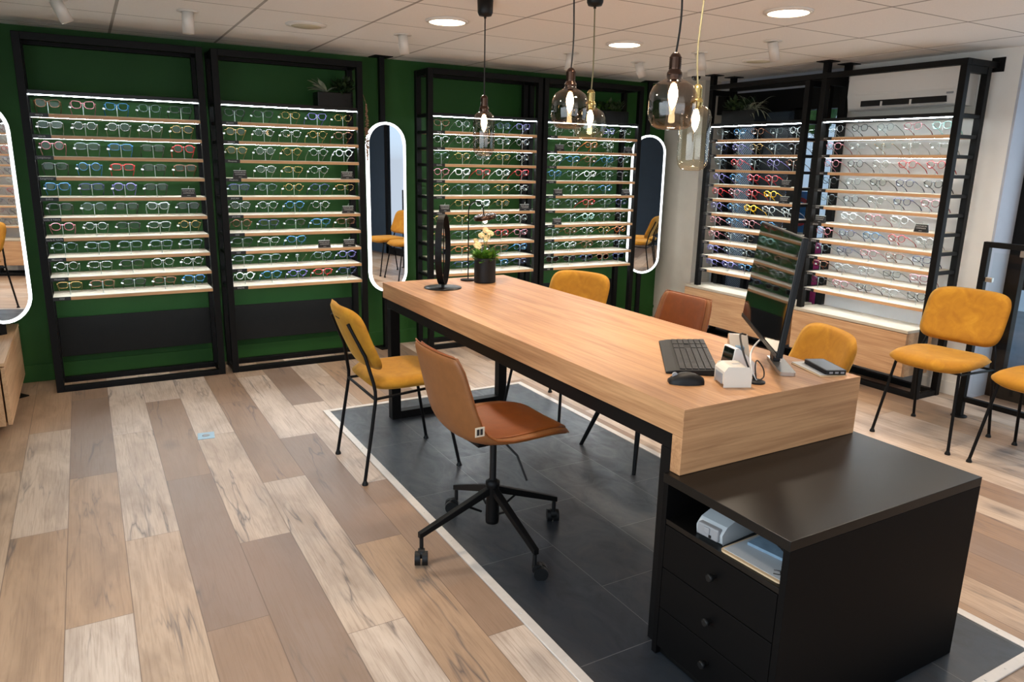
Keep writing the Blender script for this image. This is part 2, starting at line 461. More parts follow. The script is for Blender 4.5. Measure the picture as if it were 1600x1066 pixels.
def velvet():
    t = NT('mustard_velvet'); v = t.coords(); f = t.noise(v, 14, 5, .6, .6); g = t.noise(v, 420, 2)
    t.l(t.ramp(f, [(.3, lin(152, 99, 7)), (.55, lin(168, 114, 12)), (.75, lin(182, 130, 26))]), t.b.inputs['Base Color'])
    t.b.inputs['Roughness'].default_value = .85
    t.b.inputs['Sheen Weight'].default_value = .35; t.b.inputs['Sheen Roughness'].default_value = .4
    t.b.inputs['Sheen Tint'].default_value = lin(255, 214, 120)
    t.bump(g, .25, .001); return t.m
M['velvet'] = velvet()
M['leather'] = plain('cognac_leather', lin(122, 63, 20), .42, 0., .45, .1, 30, .06)
M['leather_back'] = plain('cognac_leather_shell', lin(126, 78, 40), .5, 0., .4, .08, 30, .06)

# ------------------------------------------------------------------ the room
YW = 5.60          # green wall
XC = 4.865         # cream wall near the corner
XR_ = 4.985        # white wall with the air conditioner
XL = -0.95         # wall behind the floating cabinet
YB = -1.9          # shop front behind the camera
def struct(name, mb, mat, bevel=0):
    return tag(mb.build(name, mat, bevel=bevel), kind='structure')
struct('floor', MB().box(XL - .1, 5.3, YB - .1, YW + .1, -.06, 0), M['floor'])
struct('ceiling', MB().box(XL - .1, 5.3, YB - .1, YW + .1, ZC, ZC + .08), M['ceiling'])
struct('wall_back', MB().box(XL - .1, XC + .35, YW, YW + .1, 0, ZC), M['green'])
struct('baseboard_back', MB().box(XL, XC, YW - .012, YW, 0, .115), M['green'], .003)
struct('wall_left', MB().box(XL - .1, XL, 2.7, YW, 0, ZC), M['green'])
struct('wall_corner', MB().box(XC, XC + .35, 5.1, YW, 0, ZC), M['cream'])
struct('baseboard_corner', MB().box(XC - .012, XC, 5.1, YW - .012, 0, .09), M['cream'], .003)
struct('wall_right', MB().box(XR_, XR_ + .24, 2.56, 3.76, 0, ZC), M['white_wall'])
struct('baseboard_right', MB().box(XR_ - .012, XR_, 2.56, 3.76, 0, .09), M['white_wall'], .003)
struct('wall_reveal', MB().box(XR_ + .001, XR_ + .25, 2.545, 2.56, 0, ZC), M['reveal'])
struct('wall_below', MB().box(XR_ + .02, XR_ + .5, 3.76, 5.1, 0, .34), M['reveal'])
struct('wall_front', MB().box(XL, 5.3, YB - .1, YB, 0, .35).box(XL, 5.3, YB - .1, YB, 1.95, ZC).box(XL, -.3, YB - .1, YB, .35, 1.95).box(3.0, 5.3, YB - .1, YB, .35, 1.95), M['slate_wall'])
struct('wall_side', MB().box(XL - .1, XL, YB, 2.7, 0, .32).box(XL - .1, XL, YB, 2.7, 2.0, ZC).box(XL - .1, XL, YB, -.75, .32, 2.0).box(XL - .1, XL, 2.55, 2.7, .32, 2.0), M['slate_wall'])
# dark inlay with pale edging
struct('floor_inlay', MB().box(1.147, 2.46, .935, 4.148, 0, .003), M['slate'])
for nm, b in (('trim_1', (1.113, 1.149, .905, 4.178)), ('trim_2', (2.452, 2.488, .905, 4.178)), ('trim_3', (1.149, 2.452, 4.146, 4.178)), ('trim_4', (1.149, 2.452, .905, .94))):
    t_ = MB().box(b[0], b[1], b[2], b[3], 0, .007)
    lx, ly = b[1] - b[0], b[3] - b[2]
    for i in range(12):
        f = (i + .5) / 12
        px, py = (((b[0] + b[1]) / 2, b[2] + ly * f) if ly > lx else (b[0] + lx * f, (b[2] + b[3]) / 2))
        t_.lathe([(.004, .007), (.003, .0085)], 8, Matrix.Translation((px, py, 0)))
    struct(nm, t_, M['strip'], .002)

# window behind the rack near the corner: black frame, glass, perforated film
XG = 5.075
def bars(name, lst, mat):
    mb = MB()
    for b in lst: mb.box(*b)
    return struct(name, mb, mat, .003)
WIN = bars('window_1', [(XG - .05, XG + .04, 4.90, 5.0, .34, 2.13), (XG - .05, XG + .04, 4.60, 4.64, .34, 1.95), (XG - .05, XG + .04, 4.16, 4.24, .34, 1.95), (XG - .08, XG + .04, 3.76, 3.82, .34, 2.16),
                  (XG - .05, XG + .04, 3.76, 5.1, 1.93, 2.10), (XG - .05, XG + .04, 3.76, 5.1, .34, .40), (XG - .05, XG + .04, 4.0, 4.03, .34, 1.95)], M['black'])
MB().box(XG, XG + .008, 3.8, 5.1, .38, 1.95).build('pane', M['glass'], WIN)
MB().box(XG - .012, XG - .009, 4.2, 4.92, .40, 1.95).build('perforated_film', M['perforated'], WIN)
struct('trim_5', MB().box(XG + .03, XG + .16, 5.0, 5.1, .34, ZC).box(XG - .02, XG + .16, 3.76, 5.1, 2.10, ZC), M['reveal'])
# glass shop door and screen side
XD = 5.2
DOOR = bars('door_1', [(XD, XD + .06, 2.46, 2.545, 0, ZC), (XD, XD + .06, 1.2, 1.28, 0, ZC), (XD, XD + .06, -.2, 2.545, 0, .12), (XD, XD + .06, -.2, 2.545, 2.1, ZC), (XD, XD + .06, -.2, -.12, 0, ZC)], M['black'])
MB().box(XD + .025, XD + .033, -.15, 2.46, .12, 2.1).build('pane', M['glass'], DOOR)
struct('wall_far', MB().box(XD, XD + .1, YB, -.2, 0, ZC), M['slate_wall'])
# ---- outside
struct('pavement', MB().box(5.31, 13, -4, 9, -.12, -.06), M['pavement'])
struct('exterior_facade', MB().box(9.2, 9.5, -3, 10, -.1, 4.0), M['facade'])
o = MB().box(9.05, 9.2, 7.72, 8.25, 0, 3.6).build('added_dark_block', M['facade_dark'], bevel=.01); tag(o, 'dark doorway in the pale facade across the street', 'backdrop')  # added dark block, darkens a stripe of the view through the perforated film

# ------------------------------------------------------------------ eyewear racks
YR, XRK = 5.254, 4.638
Z_LED, Z_BOT = 1.7975, .5865
DZ = (Z_LED - Z_BOT) / 10
SH_T = .021
ZSH = [Z_LED - DZ * (k + 1) + SH_T for k in range(10)]          # top of every shelf
D = .27
PW = .042

def rack(name, label, loc, rz, W, slots, shelf_names, window=False, top=2.14, panel=True, cut=(), rear_rail=True, front_rail=True, group='black eyewear racks'):
    t = thing(name, label, 'display rack', loc, rz, group)
    for x in (0, W - PW):
        for y in (0, D - PW):
            low = .4535 if (x > 0) in cut else 0
            MB().box(x, x + PW, y, y + PW, low, top).build('post', M['black'], t, .002)
            if low: MB().box(x, x + PW, y, y + PW, 0, .128).build('lower_post', M['black'], t, .002)
    for y in (0, D - PW):
        if (front_rail if y == 0 else rear_rail): MB().box(PW, W - PW, y, y + PW, top - PW, top).build('top_rail', M['black'], t, .002)
        MB().box(PW, W - PW, y, y + PW, 0, .035).build('bottom_rail', M['black'], t, .002)
    for x in (0, W - PW):
        MB().box(x + .004, x + PW - .004, PW, D - PW, top - PW, top).build('side_rail', M['black'], t, .002)
        MB().box(x + .004, x + PW - .004, PW, D - PW, 0, .035).build('side_rail', M['black'], t, .002)
        for k in range(11):
            z = Z_LED - DZ * k
            MB().box(x + .006, x + PW - .006, PW, D - PW, z, z + SH_T).build('rung', M['black'], t, .0015)
    b = MB().box(PW, W - PW, .01, D - .01, Z_LED + .006, Z_LED + .03).build('top_board', M['black_board'], t, .0015)
    MB().box(PW + .004, W - PW - .004, .012, .026, Z_LED + .0015, Z_LED + .006).build('led_strip', M['led'], b)
    if panel:
        MB().box(PW, W - PW, D - .012, D - .002, .17, .43).build('back_panel', M['dark_panel'], t, .002)
    for k, zt in enumerate(ZSH):
        s = MB().box(PW, W - PW, .004, D - .012, zt - SH_T, zt - .003).build('shelf', M['shelf'], t, .001)
        MB().box(PW + .001, W - PW - .001, .006, D - .013, zt - .003, zt).build('shelf_surface', M['shelf_top'], s)
        MB().box(PW + .003, W - PW - .003, .075, .090, zt - SH_T - .0002, zt - SH_T + .001).build('led_strip', M['led'], s)
        MB().box(PW, PW + .095, .0005, .004, zt - SH_T, zt + .001).build('label_strip', M['sign'], s)
        if shelf_names and shelf_names[k]:
            me = text_mesh(shelf_names[k], .0135)
            o = link('lettering', me, M['letter'], s)
            o.location = (PW + .047, .0002, zt - SH_T / 2); o.rotation_euler = (PI / 2, 0, 0)
    return t

def peg_mesh():
    mb = MB(); mb.cyl((0, 0, 0), (0, 0, .072), .0017, n=8); mb.lathe([(.006, 0), (.006, .0015)], 12); mb.ball((0, 0, .072), .003, n=8, k=6)
    return mb.mesh('peg')
PEG = peg_mesh(); PEG.materials.append(M['peg'])

# ---- eyewear: outlines of the lenses
def outline(kind, n=26):
    pts = []
    for i in range(n):
        a = 2 * PI * i / n; c, s = math.cos(a), math.sin(a)
        if kind == 'R': w, h, e = .0235, .0228, 1.0
        elif kind == 'P': w, h, e = .0245, .0218, .84
        elif kind == 'Q': w, h, e = .0262, .0188, .56
        elif kind == 'C': w, h, e = .0258, .0208, .74
        elif kind == 'H': w, h, e = .0258, .0222, .7
        else: w, h, e = .0256, .0178, .72
        x = w * math.copysign(abs(c) ** e, c); z = h * math.copysign(abs(s) ** e, s)
        if kind == 'P' or kind == 'Q': x *= 1 + .07 * s
        if kind == 'C': x *= 1 + .12 * s; z += .16 * max(0, c) * max(0, s) * h * 2 if s > 0 else 0
        if kind == 'H':
            q = round(a / (PI / 3)) * PI / 3; rr = math.cos(PI / 6) / max(math.cos((a % (PI / 3)) - PI / 6), .5)
            x = w * 1.06 * rr * c; z = h * 1.06 * rr * s
        pts.append((x, z))
    return pts
CX = .0345
GL = {}
def glasses_meshes(kind, thick):
    key = (kind, thick)
    if key in GL: return GL[key]
    r = {'t': .0021, 'w': .0031, 'm': .0012, 'n': .0}[thick]
    fr = MB(); ol = outline(kind)
    if r:
        for sgn in (-1, 1):
            fr.tube([(sgn * (CX + x), 0, z) for x, z in ol], r, 6, True)
    br = max(r, .0012)
    fr.tube([(-.0125, 0, .006), (-.006, -.001, .0105), (.006, -.001, .0105), (.0125, 0, .006)], br, 6)
    for sgn in (-1, 1):
        fr.tube([(sgn * .0605, 0, .0085), (sgn * .066, .001, .0095), (sgn * .068, .007, .0095)], br * 1.1, 6)
        if thick in 'mn':
            fr.tube([(sgn * .011, 0, .003), (sgn * .0095, .006, .0), (sgn * .009, .008, -.005)], .001, 5)
            fr.ball((sgn * .0085, .009, -.006), .0022, .0016, .0042, 8, 6)
    le = []
    for sgn in (-1, 1):
        vs = [(sgn * (CX + x), .0005, z) for x, z in ol]
        n = len(vs)
        l_ = MB(); l_.add(vs + [(sgn * (CX + x), .0022, z) for x, z in ol], [tuple(range(n)), tuple(range(2 * n - 1, n - 1, -1))] + [(i, (i + 1) % n, n + (i + 1) % n, n + i) for i in range(n)], False)
        me = l_.mesh('lens'); le.append(me)
    tp = []
    rt = .0017 if thick == 'm' or thick == 'n' else .0024
    for sgn in (-1, 1):
        q = MB(); q.tube([(sgn * .068, .006, .0095), (sgn * .0675, .05, -.009), (sgn * .066, .098, -.03), (sgn * .063, .118, -.043), (sgn * .061, .134, -.0578)], rt, 6, radii=[rt, rt, rt, rt * 1.25, rt * 1.1])
        tp.append(q.mesh('temple'))
    GL[key] = (fr.mesh('front_frame'), le, tp)
    for me in (GL[key][0], *le, *tp): me.materials.append(M['black'])
    return GL[key]
tg = MB(); tg.box(-.0075, .0075, -.0012, .0, -.0045, .0045); TAG = tg.mesh('price_tag'); TAG.materials.append(M['paper'])

def fmat(name, col, rough=.25, metal=0., trans=0.):
    t = NT(name); t.b.inputs['Base Color'].default_value = col
    t.b.inputs['Roughness'].default_value = rough; t.b.inputs['Metallic'].default_value = metal
    if trans:
        tr = t.n('ShaderNodeBsdfTransparent'); tr.inputs[0].default_value = col
        mx = t.n('ShaderNodeMixShader'); mx.inputs[0].default_value = trans
        t.l(t.b.outputs[0], mx.inputs[1]); t.l(tr.outputs[0], mx.inputs[2]); t.l(mx.outputs[0], t.out.inputs[0])
    return t.m
FC = {'k': ('black', fmat('frame_black', lin(18, 18, 20))), 't': ('tortoiseshell', plain('frame_tortoiseshell', lin(96, 54, 28), .22, 0., .5, .7, 160)),
      'c': ('colourless', fmat('frame_colourless', lin(214, 220, 218), .15, 0., .45)), 's': ('silver', fmat('frame_silver', lin(180, 182, 180), .22, .9)),
      'g': ('golden', fmat('frame_golden', lin(164, 134, 82), .22, .85)), 'b': ('blue', fmat('frame_blue', lin(38, 92, 128))),
      'n': ('navy', fmat('frame_navy', lin(22, 34, 72))), 'r': ('red', fmat('frame_red', lin(170, 30, 36))),
      'p': ('pink', fmat('frame_pink', lin(176, 112, 118), .2, 0., .2)), 'v': ('lilac', fmat('frame_lilac', lin(98, 92, 146))),
      'w': ('white', fmat('frame_white', lin(228, 232, 230))), 'y': ('yellow', fmat('frame_yellow', lin(238, 186, 22))),
      'm': ('mint', fmat('frame_mint', lin(176, 226, 216))), 'e': ('grey', fmat('frame_grey', lin(92, 104, 106), .25, .4)),
      'o': ('orange', fmat('frame_orange', lin(166, 92, 40)))}
SHP = {'R': 'round', 'P': 'panto', 'Q': 'rectangular', 'C': 'cat-eye', 'H': 'hexagonal', 'N': 'rimless', 'D': 'sunglasses'}
ORD = ['first', 'second', 'third', 'fourth', 'fifth', 'sixth', 'seventh', 'eighth', 'ninth']
def place_glasses(rk, code, x, k, yfront, where, group, tag_side, i):
    s, c = code[0], code[1]
    cname, mat = FC[c]
    thick = 'n' if s == 'N' else ('m' if c in 'sg' or (c == 'e' and s in 'RPH') else 't')
    if len(code) > 2: thick = code[2]
    sh = {'N': 'Q', 'D': 'C'}.get(s, s)
    fr, le, tp = glasses_meshes(sh, thick)
    rx = rk.matrix_basis @ Vector((x, yfront, ZSH[k]))
    kind = 'sunglasses' if s == 'D' else SHP[s] + ' eyeglasses'
    row = 'bottom' if k == 9 else ('top' if k == 0 else ORD[k])
    t = thing('sunglasses' if s == 'D' else 'eyeglasses', f'{cname} {kind}, {ORD[i]} along the {row} shelf of the {where}', 'sunglasses' if s == 'D' else 'glasses', rx, rk.rotation_euler.z, group)
    def part(name, me, m, par=t, loc=(0, 0, .0615), lab=None):
        o = bpy.data.objects.new(name, me); COL.objects.link(o); o.parent = par; o.location = loc
        o.material_slots[0].link = 'OBJECT'; o.material_slots[0].material = m
        return o
    part('front_frame', fr, mat)
    for me in le: part('lens', me, M['lens_dark'] if s == 'D' else M['lens'])
    tm = M['peg'] if c in 'c' else mat
    tps = [part('temple', me, tm) for me in tp]
    if tag_side is not None:
        g = part('price_tag', TAG, M['paper'], tps[tag_side], ((-.0690, .0690)[tag_side], .045, -.0125))
        g.rotation_euler = (0, R(-15 + (i * 37 + k * 53) % 40), R(8))

def make_sign():
    t = thing('display_sign', 'black block sign', 'sign')
    w, h = .078, .048
    mb = MB(); mb.add([(-w / 2 - .006, 0, 0), (w / 2 + .006, 0, 0), (w / 2 + .006, .022, 0), (-w / 2 - .006, .022, 0), (-w / 2, .008, h), (w / 2, .008, h), (w / 2, .018, h), (-w / 2, .018, h)],
           [(3, 2, 1, 0), (4, 5, 6, 7), (0, 1, 5, 4), (1, 2, 6, 5), (2, 3, 7, 6), (3, 0, 4, 7)])
    mb.build('block', M['sign'], t, .001)
    tilt = math.atan2(.008, h)
    for body, size, z in (('MONTURE EN', .0115, .037), ('COMMANDE', .0115, .024), ('merci', .009, .009)):
        o = link('lettering', text_mesh(body, size), M['letter'], t)
        o.location = (0, .008 * z / h - .0003, z); o.rotation_euler = (PI / 2 - tilt, 0, 0)
    q = MB(); q.box(-w / 2, w / 2, .007, .019, h, h + .004); q.build('clear_edge', M['peg'], t)
    MB().tube([(0, .013, h), (.002, .013, h + .01), (.006, .013, h + .02)], .0016, 6).build('clip', M['peg'], t)
    return t
sign0 = make_sign(); used_sign = []
def place_sign(rk, x, k, where, i):
    loc = rk.matrix_basis @ Vector((x, .02, ZSH[k] + .0008))
    row = 'bottom' if k == 9 else ('top' if k == 0 else ORD[k])
    lab = f'black sign with white lettering, {ORD[i]} place on the {row} shelf of the {where}'
    if not used_sign:
        sign0.location = loc; sign0.rotation_euler = (0, 0, rk.rotation_euler.z); sign0['label'] = lab; sign0['group'] = 'black signs on the racks'; used_sign.append(1)
    else: dup(sign0, loc, rk.rotation_euler.z, lab, 'black signs on the racks')

def fill(rk, rows, where, x0, pitch, tag_side, yfront=.085):
    group = 'eyewear on the ' + where
    for k, row in enumerate(rows):
        for i, code in enumerate(row.split()):
            x = x0 + pitch * i
            if code == '.': continue
            if code == 'S':
                place_sign(rk, x, k, where, i); continue
            p = bpy.data.objects.new('peg', PEG); COL.objects.link(p); p.parent = rk; p.location = (x, yfront + .0055, ZSH[k] + .0002)
            place_glasses(rk, code, x, k, yfront, where, group, tag_side if (i * 7 + k * 3) % 9 else None, i)

r1 = rack('eyewear_rack', 'black eyewear rack first along the green wall, beside the floating oak cabinet', (-.272, YR, 0), 0, 1.007, 5,
          ['VERYB', 'VERYB', 'Longchamps', 'Longchamps', 'D.M.O', 'Lucky & Valerie', 'Lucky & Valerie', 'Minamoto', 'Minamoto', 'OZZ'])
fill(r1, ['Ct Cp Cb Pe Qk', 'Qs Hs Ps Hs Pg', 'Rp Qe Qb Qk Pr', 'Qk Rb Qr Qk Qt', 'Cb Qn Pv Qk S', 'Qk Pe Qk Cc Qk', 'Pp Hs Qk Qs Rg', 'Pe Qe Qe Qe Qe', 'Rs Qs Qk Ps Hs', 'Qg Qt Qk Qt Cb'],
     'leftmost green-wall rack', .136, .182, 0)
r2 = rack('eyewear_rack', 'black eyewear rack on the green wall, just before the tall lit mirror pole', (.784, YR, 0), 0, .994, 5,
          ['PRADO', 'PRADO', 'Minamoto', 'Minamoto', 'JAGUARI', 'JAGUARI', 'OZZ', 'OZZ', 'OZZ', 'KALIYA'])
fill(r2, ['Ck Ck Pg Cv Hg', 'Pg Hs Ps Rg Pt', 'Pg Rs Rg Rs Rw', 'S Ps Qg Ps S', 'Qn Pe Rg Pn Qg', 'Ps Ps Pb Rs S', 'Rt Qn Qk Qb Qt', 'Qk Qs Cb S S', 'Qe Qe Ns Ce Pv', 'Rw Pb Hv Qr Cn'],
     'second green-wall rack', .136, .1835, 0)
r3 = rack('eyewear_rack', 'black eyewear rack behind the far end of the oak table', (2.275, YR, 0), 0, .997, 5,
          ['MINA', 'MINA', 'OLIVER', 'OLIVER', 'CAROL', 'CAROL', 'KALIYA', 'KALIYA', 'OZZ', 'OZZ'])
fill(r3, ['Ct Rs Ps Rn Cv', 'Ps Ps Ps Ps Rs', 'Pe Pg Ps Pg Hs', 'Pp Cww Cr Pw Cr', 'Rg Pe Pe Pg Ps', 'S Cg Cww Pg S', 'Rg Rg Ps Ps Ps', 'Rg Pe Pe Pr Cp', 'Pe Qo Qt Qt Cb', 'Rs Qn Qb Qb Qn'],
     'third green-wall rack', .147, .1805, 1)
r4 = rack('eyewear_rack', 'black eyewear rack beside the lit mirror in the green corner', (3.29, YR, 0), 0, 1.015, 5,
          ['MINA', 'MINA', 'OLIVER', 'OLIVER', 'CAROL', 'CAROL', 'KALIYA', 'KALIYA', 'OZZ', 'OZZ'])
fill(r4, ['Rs Ps Ps Rv Rs', 'S Qs Co Ps S', 'Cc Pb Pt Pb Re', 'Rb Pe Rw Pe Qk', 'S Pe Pe Pb S', 'Pe Pe Pr Pe Pn', 'S Pe Rmw Re Pk', 'Pe Pt Rs Pg Ro', 'Pe Pc Pt Qs Qe', 'Dk Dk Dn Dt Dn'],
     'fourth green-wall rack', .178, .18, 1)
ra = rack('eyewear_rack', 'black eyewear rack standing before the street window', (XRK, 4.812, 0), R(-90), 1.01, 5,
          ['KIDZ', 'KIDZ', 'KIDZ', 'Little', 'Little', 'Little', 'JUNIOR', 'JUNIOR', 'JUNIOR', 'JUNIOR'], panel=False, cut=(False, True), top=2.10, rear_rail=False, front_rail=False)
fill(ra, ['Pe Pb Pt Pe Rc', 'Rn Pv Pg Pe Pk', 'Re Rr Re Rv Rt', 'Rv Pb Rrw Pr S', 'Rr Rp Rr Py S', 'Rv Rb Pyw Pc Pc', 'Rp Pb Pp Cb S', 'Rp Re Pk Rt Pe', 'Qv Re Pe Pb Qk', 'Qv Cvw Qb Qe Qk'],
     'street-window rack', .105, .19, 0)
rb = rack('eyewear_rack', 'black eyewear rack under the white air conditioner', (XRK, 3.705, 0), R(-90), 1.02, 5,
          ['MILO', 'MILO', 'KIDZ', 'KIDZ', 'KIDZ', 'JUNIOR', 'JUNIOR', 'JUNIOR', 'JUNIOR', 'JUNIOR'], panel=False, cut=(False,), top=2.10, rear_rail=False, front_rail=False)
fill(rb, ['Rs Pk Re Pp Pm', 'Pp Ns Ng Ns Ns', 'Rp Rk Rs Pr Rr', 'Rk Re Pk Pn Pk', 'Re Rk Rs Pn Pp', 'S Pw Pp Pw S', 'Rp Pn Pb Rr Rs', 'Re Qn Qp Qt Qn', 'Qt Qs Qs Qk Qp', 'Rk Qp Ck Qs Ck'],
     'white-wall rack', .10, .1925, 0)
# rail over both window racks and its wall bracket
t = thing('overhead_rail', 'long black steel rail above the window racks with an end bracket at the white wall', 'rail', (XRK, 2.685, 2.10))
MB().box(0, PW, 0, 2.127, .001, .037).build('front_bar', M['black'], t, .002)
MB().box(D - PW, D, 1.0, 2.127, .001, .037).build('rear_bar', M['black'], t, .002)
for y in (2.085, .978 + .0):
    for x in (0, D - PW):
        p = MB().box(x, x + PW, y, y + PW, .0375, ZC - 2.10 - .006).build('ceiling_post', M['black'], t, .001)
        MB().box(x - .035, x + PW + .035, y - .035, y + PW + .035, ZC - 2.106, ZC - 2.10).build('ceiling_plate', M['black'], p)
MB().box(PW, XR_ - XRK - .008, 0, .04, .001, .037).build('wall_arm', M['black'], t, .002)
MB().box(XR_ - XRK - .008, XR_ - XRK, -.03, .05, -.02, .066).build('bracket_plate', M['black'], t, .002)

# floating oak drawers under the window racks
def drawer_box(label, y0, y1, rk):
    t = thing('drawer_unit', label, 'drawer unit', (4.615, y0, .13), 0, 'floating oak drawer units')
    L = y1 - y0; d = .29
    MB().box(.019, d, 0, L, 0, .30).build('carcass', M['box_oak'], t, .002)
    MB().box(0, .018, .002, L - .002, .004, .296).build('drawer_front', M['box_oak'], t, .002)
    MB().box(-.001, d, -.002, L + .002, .30, .32).build('top_panel', M['shelf_top'], t, .002)  # oak top in white, the LED light is put into its colour
    return t
drawer_box('floating pale oak drawer unit at the foot of the street-window rack', 3.775, 4.905, ra)
drawer_box('floating pale oak drawer unit below the white-wall rack, behind a yellow chair', 2.79, 3.712, rb)
# cabinet of the left wall
t = thing('wall_cabinet', 'floating pale oak cabinet in the corner under the lit wall mirror', 'cabinet', (XL, 4.52, .055))
MB().box(0, .47, 0, 1.075, 0, .325).build('carcass', M['box_oak'], t, .002)
MB().box(.478, .498, .004, 1.07, .004, .32).build('drawer_front', M['box_oak'], t, .002)
MB().box(0, .499, -.002, 1.078, .327, .345).build('top_panel', M['box_oak'], t, .002)
MB().box(.08, .12, .5, .54, -.055, 0).build('foot', M['black'], t)

# ------------------------------------------------------------------ tall lit mirrors on floor-to-ceiling poles
def pill(w, h, k=14):
    r = w / 2
    return [(r * math.cos(a), h / 2 - r + r * math.sin(a)) for a in [PI * i / k for i in range(k + 1)]] + \
           [(r * math.cos(a), -h / 2 + r + r * math.sin(a)) for a in [PI + PI * i / k for i in range(k + 1)]]
def standing_mirror(label, loc, rz, pole_dx=0., pole_dy=.05):
    t = thing('pill_mirror', label, 'mirror', loc, rz, 'tall lit mirrors')
    W_, H_, zc = .315, 1.27, 1.112
    up = Matrix.Translation((0, 0, zc)) @ Matrix.Rotation(PI / 2, 4, 'X')
    MB().prism(pill(W_ - .034, H_ - .034), .0, .012, up).build('mirror_glass', M['mirror'], t)
    a, b = pill(W_, H_), pill(W_ - .036, H_ - .036)
    n = len(a); mb = MB()
    vs = [(x, y, -.012) for x, y in a] + [(x, y, -.012) for x, y in b] + [(x, y, .016) for x, y in a] + [(x, y, .016) for x, y in b]
    fs = []
    for i in range(n):
        j = (i + 1) % n
        fs += [(i, j, n + j, n + i), (2 * n + i, 3 * n + i, 3 * n + j, 2 * n + j), (i, 2 * n + i, 2 * n + j, j), (n + i, n + j, 3 * n + j, 3 * n + i)]
    mb.add(vs, fs, False, up); mb.build('light_ring', M['led_mirror'], t)
    MB().prism(pill(W_ - .01, H_ - .01), -.024, -.012, up).build('back_plate', M['black'], t)
    p = MB().box(pole_dx - .02, pole_dx + .02, pole_dy, pole_dy + .04, 0, ZC).build('pole', M['black'], t, .002)
    MB().box(pole_dx - .07, pole_dx + .07, pole_dy - .045, pole_dy + .085, ZC - .006, ZC).build('ceiling_plate', M['black'], p)
    MB().box(pole_dx - .07, pole_dx + .07, pole_dy - .045, pole_dy + .085, 0, .006).build('floor_plate', M['black'], p)
    MB().box(pole_dx - .012, pole_dx + .012, .024, pole_dy, zc - .2, zc + .2).build('bracket', M['black'], t)
    return t
standing_mirror('tall lit pill mirror on a pole between the second and third green-wall racks', (1.985, 5.38, 0), R(5), .03, .10)
standing_mirror('tall lit pill mirror between the fourth green-wall rack and the cream wall', (4.535, 5.42, 0), R(-23), .0, .06)
standing_mirror('tall lit pill mirror above the floating oak cabinet in the corner', (-.475, 5.22, 0), R(35), 0, .05)

# ------------------------------------------------------------------ the long oak table and its cabinet
TX0, TX1, TY0, TY1, TZ, TT, TP = 1.4157, 2.1983, 1.4662, 3.9291, .80, .0852, .1151
t = thing('consultation_table', 'long oak topped table on a black steel frame in the middle of the shop', 'table', ((TX0 + TX1) / 2, (TY0 + TY1) / 2, 0.004))
cx, cy = (TX0 + TX1) / 2, (TY0 + TY1) / 2
hx, hy = (TX1 - TX0) / 2, (TY1 - TY0) / 2
z0 = TZ - TT - .004
MB().box(-hx, hx, -hy + .0022, hy, z0, TZ - .004).build('tabletop', M['oak_y'], t, .0012)
MB().box(-hx, hx, -hy, -hy + .0020, z0, TZ - .004).build('edge_band', M['oak_x'], t)
MB().box(-hx, hx, -hy, -hy + .042, z0 - TP, z0 - .0006).build('end_panel', M['oak_x'], t, .0012)
fx, lw = hx - .012, .055
for sx in (-1, 1):
    a, b = sorted((sx * fx, sx * (fx - lw)))
    MB().box(a, b, -hy + .044, hy - .03, z0 - .055, z0 - .001).build('apron_rail', M['black'], t, .0015)
    for y0_ in (-hy + .044, hy - .03 - lw):
        MB().box(a, b, y0_, y0_ + lw, 0, z0 - .056).build('leg', M['black'], t, .0015)
for y0_ in (-hy + .044, hy - .03 - lw):
    MB().box(-fx + lw, fx - lw, y0_, y0_ + lw, 0, .045).build('floor_bar', M['black'], t, .0015)
    MB().box(-fx + lw, fx - lw, y0_, y0_ + lw, z0 - .055, z0 - .001).build('cross_rail', M['black'], t, .0015)
# black drawer cabinet at the near end
CXA, CXB, CYA, CYB, CZ = 1.392, 2.218, 1.05, 1.506, .5988
t = thing('drawer_cabinet', 'black low cabinet with three drawers and an open cubby at the table end', 'cabinet', (CXA, CYA, .004))
w, d = CXB - CXA, CYB - CYA
cz = CZ - .004
MB().box(0, w, 0, d, cz - .028, cz).build('top_panel', M['black_board'], t, .0012)
MB().box(.002, w, 0, .02, 0, cz - .0285).build('side_panel', M['black_side'], t, .001)
MB().box(.002, w, d - .02, d, 0, cz - .0285).build('side_panel', M['black_side'], t, .001)
MB().box(w - .02, w - .001, .02, d - .02, 0, cz - .0285).build('back_panel', M['black_board'], t)
MB().box(.004, w - .02, .02, d - .02, .44, .456).build('cubby_shelf', M['black_board'], t, .001)
MB().box(.02, w - .02, .02, d - .02, .0, .03).build('plinth', M['black_board'], t)
for z_0, z_1 in ((.032, .163), (.166, .298), (.301, .438)):
    dr = MB().box(.002, .02, .022, d - .022, z_0, z_1).build('drawer', M['black_side'], t, .0012)
    MB().lathe([(.006, 0), (.006, .012), (.011, .014), (.0115, .024), (.009, .026)], 18, Matrix.Translation((.002, d / 2, (z_0 + z_1) / 2 + .01)) @ Matrix.Rotation(-PI / 2, 4, 'Y')).build('knob', M['black_soft'], dr)

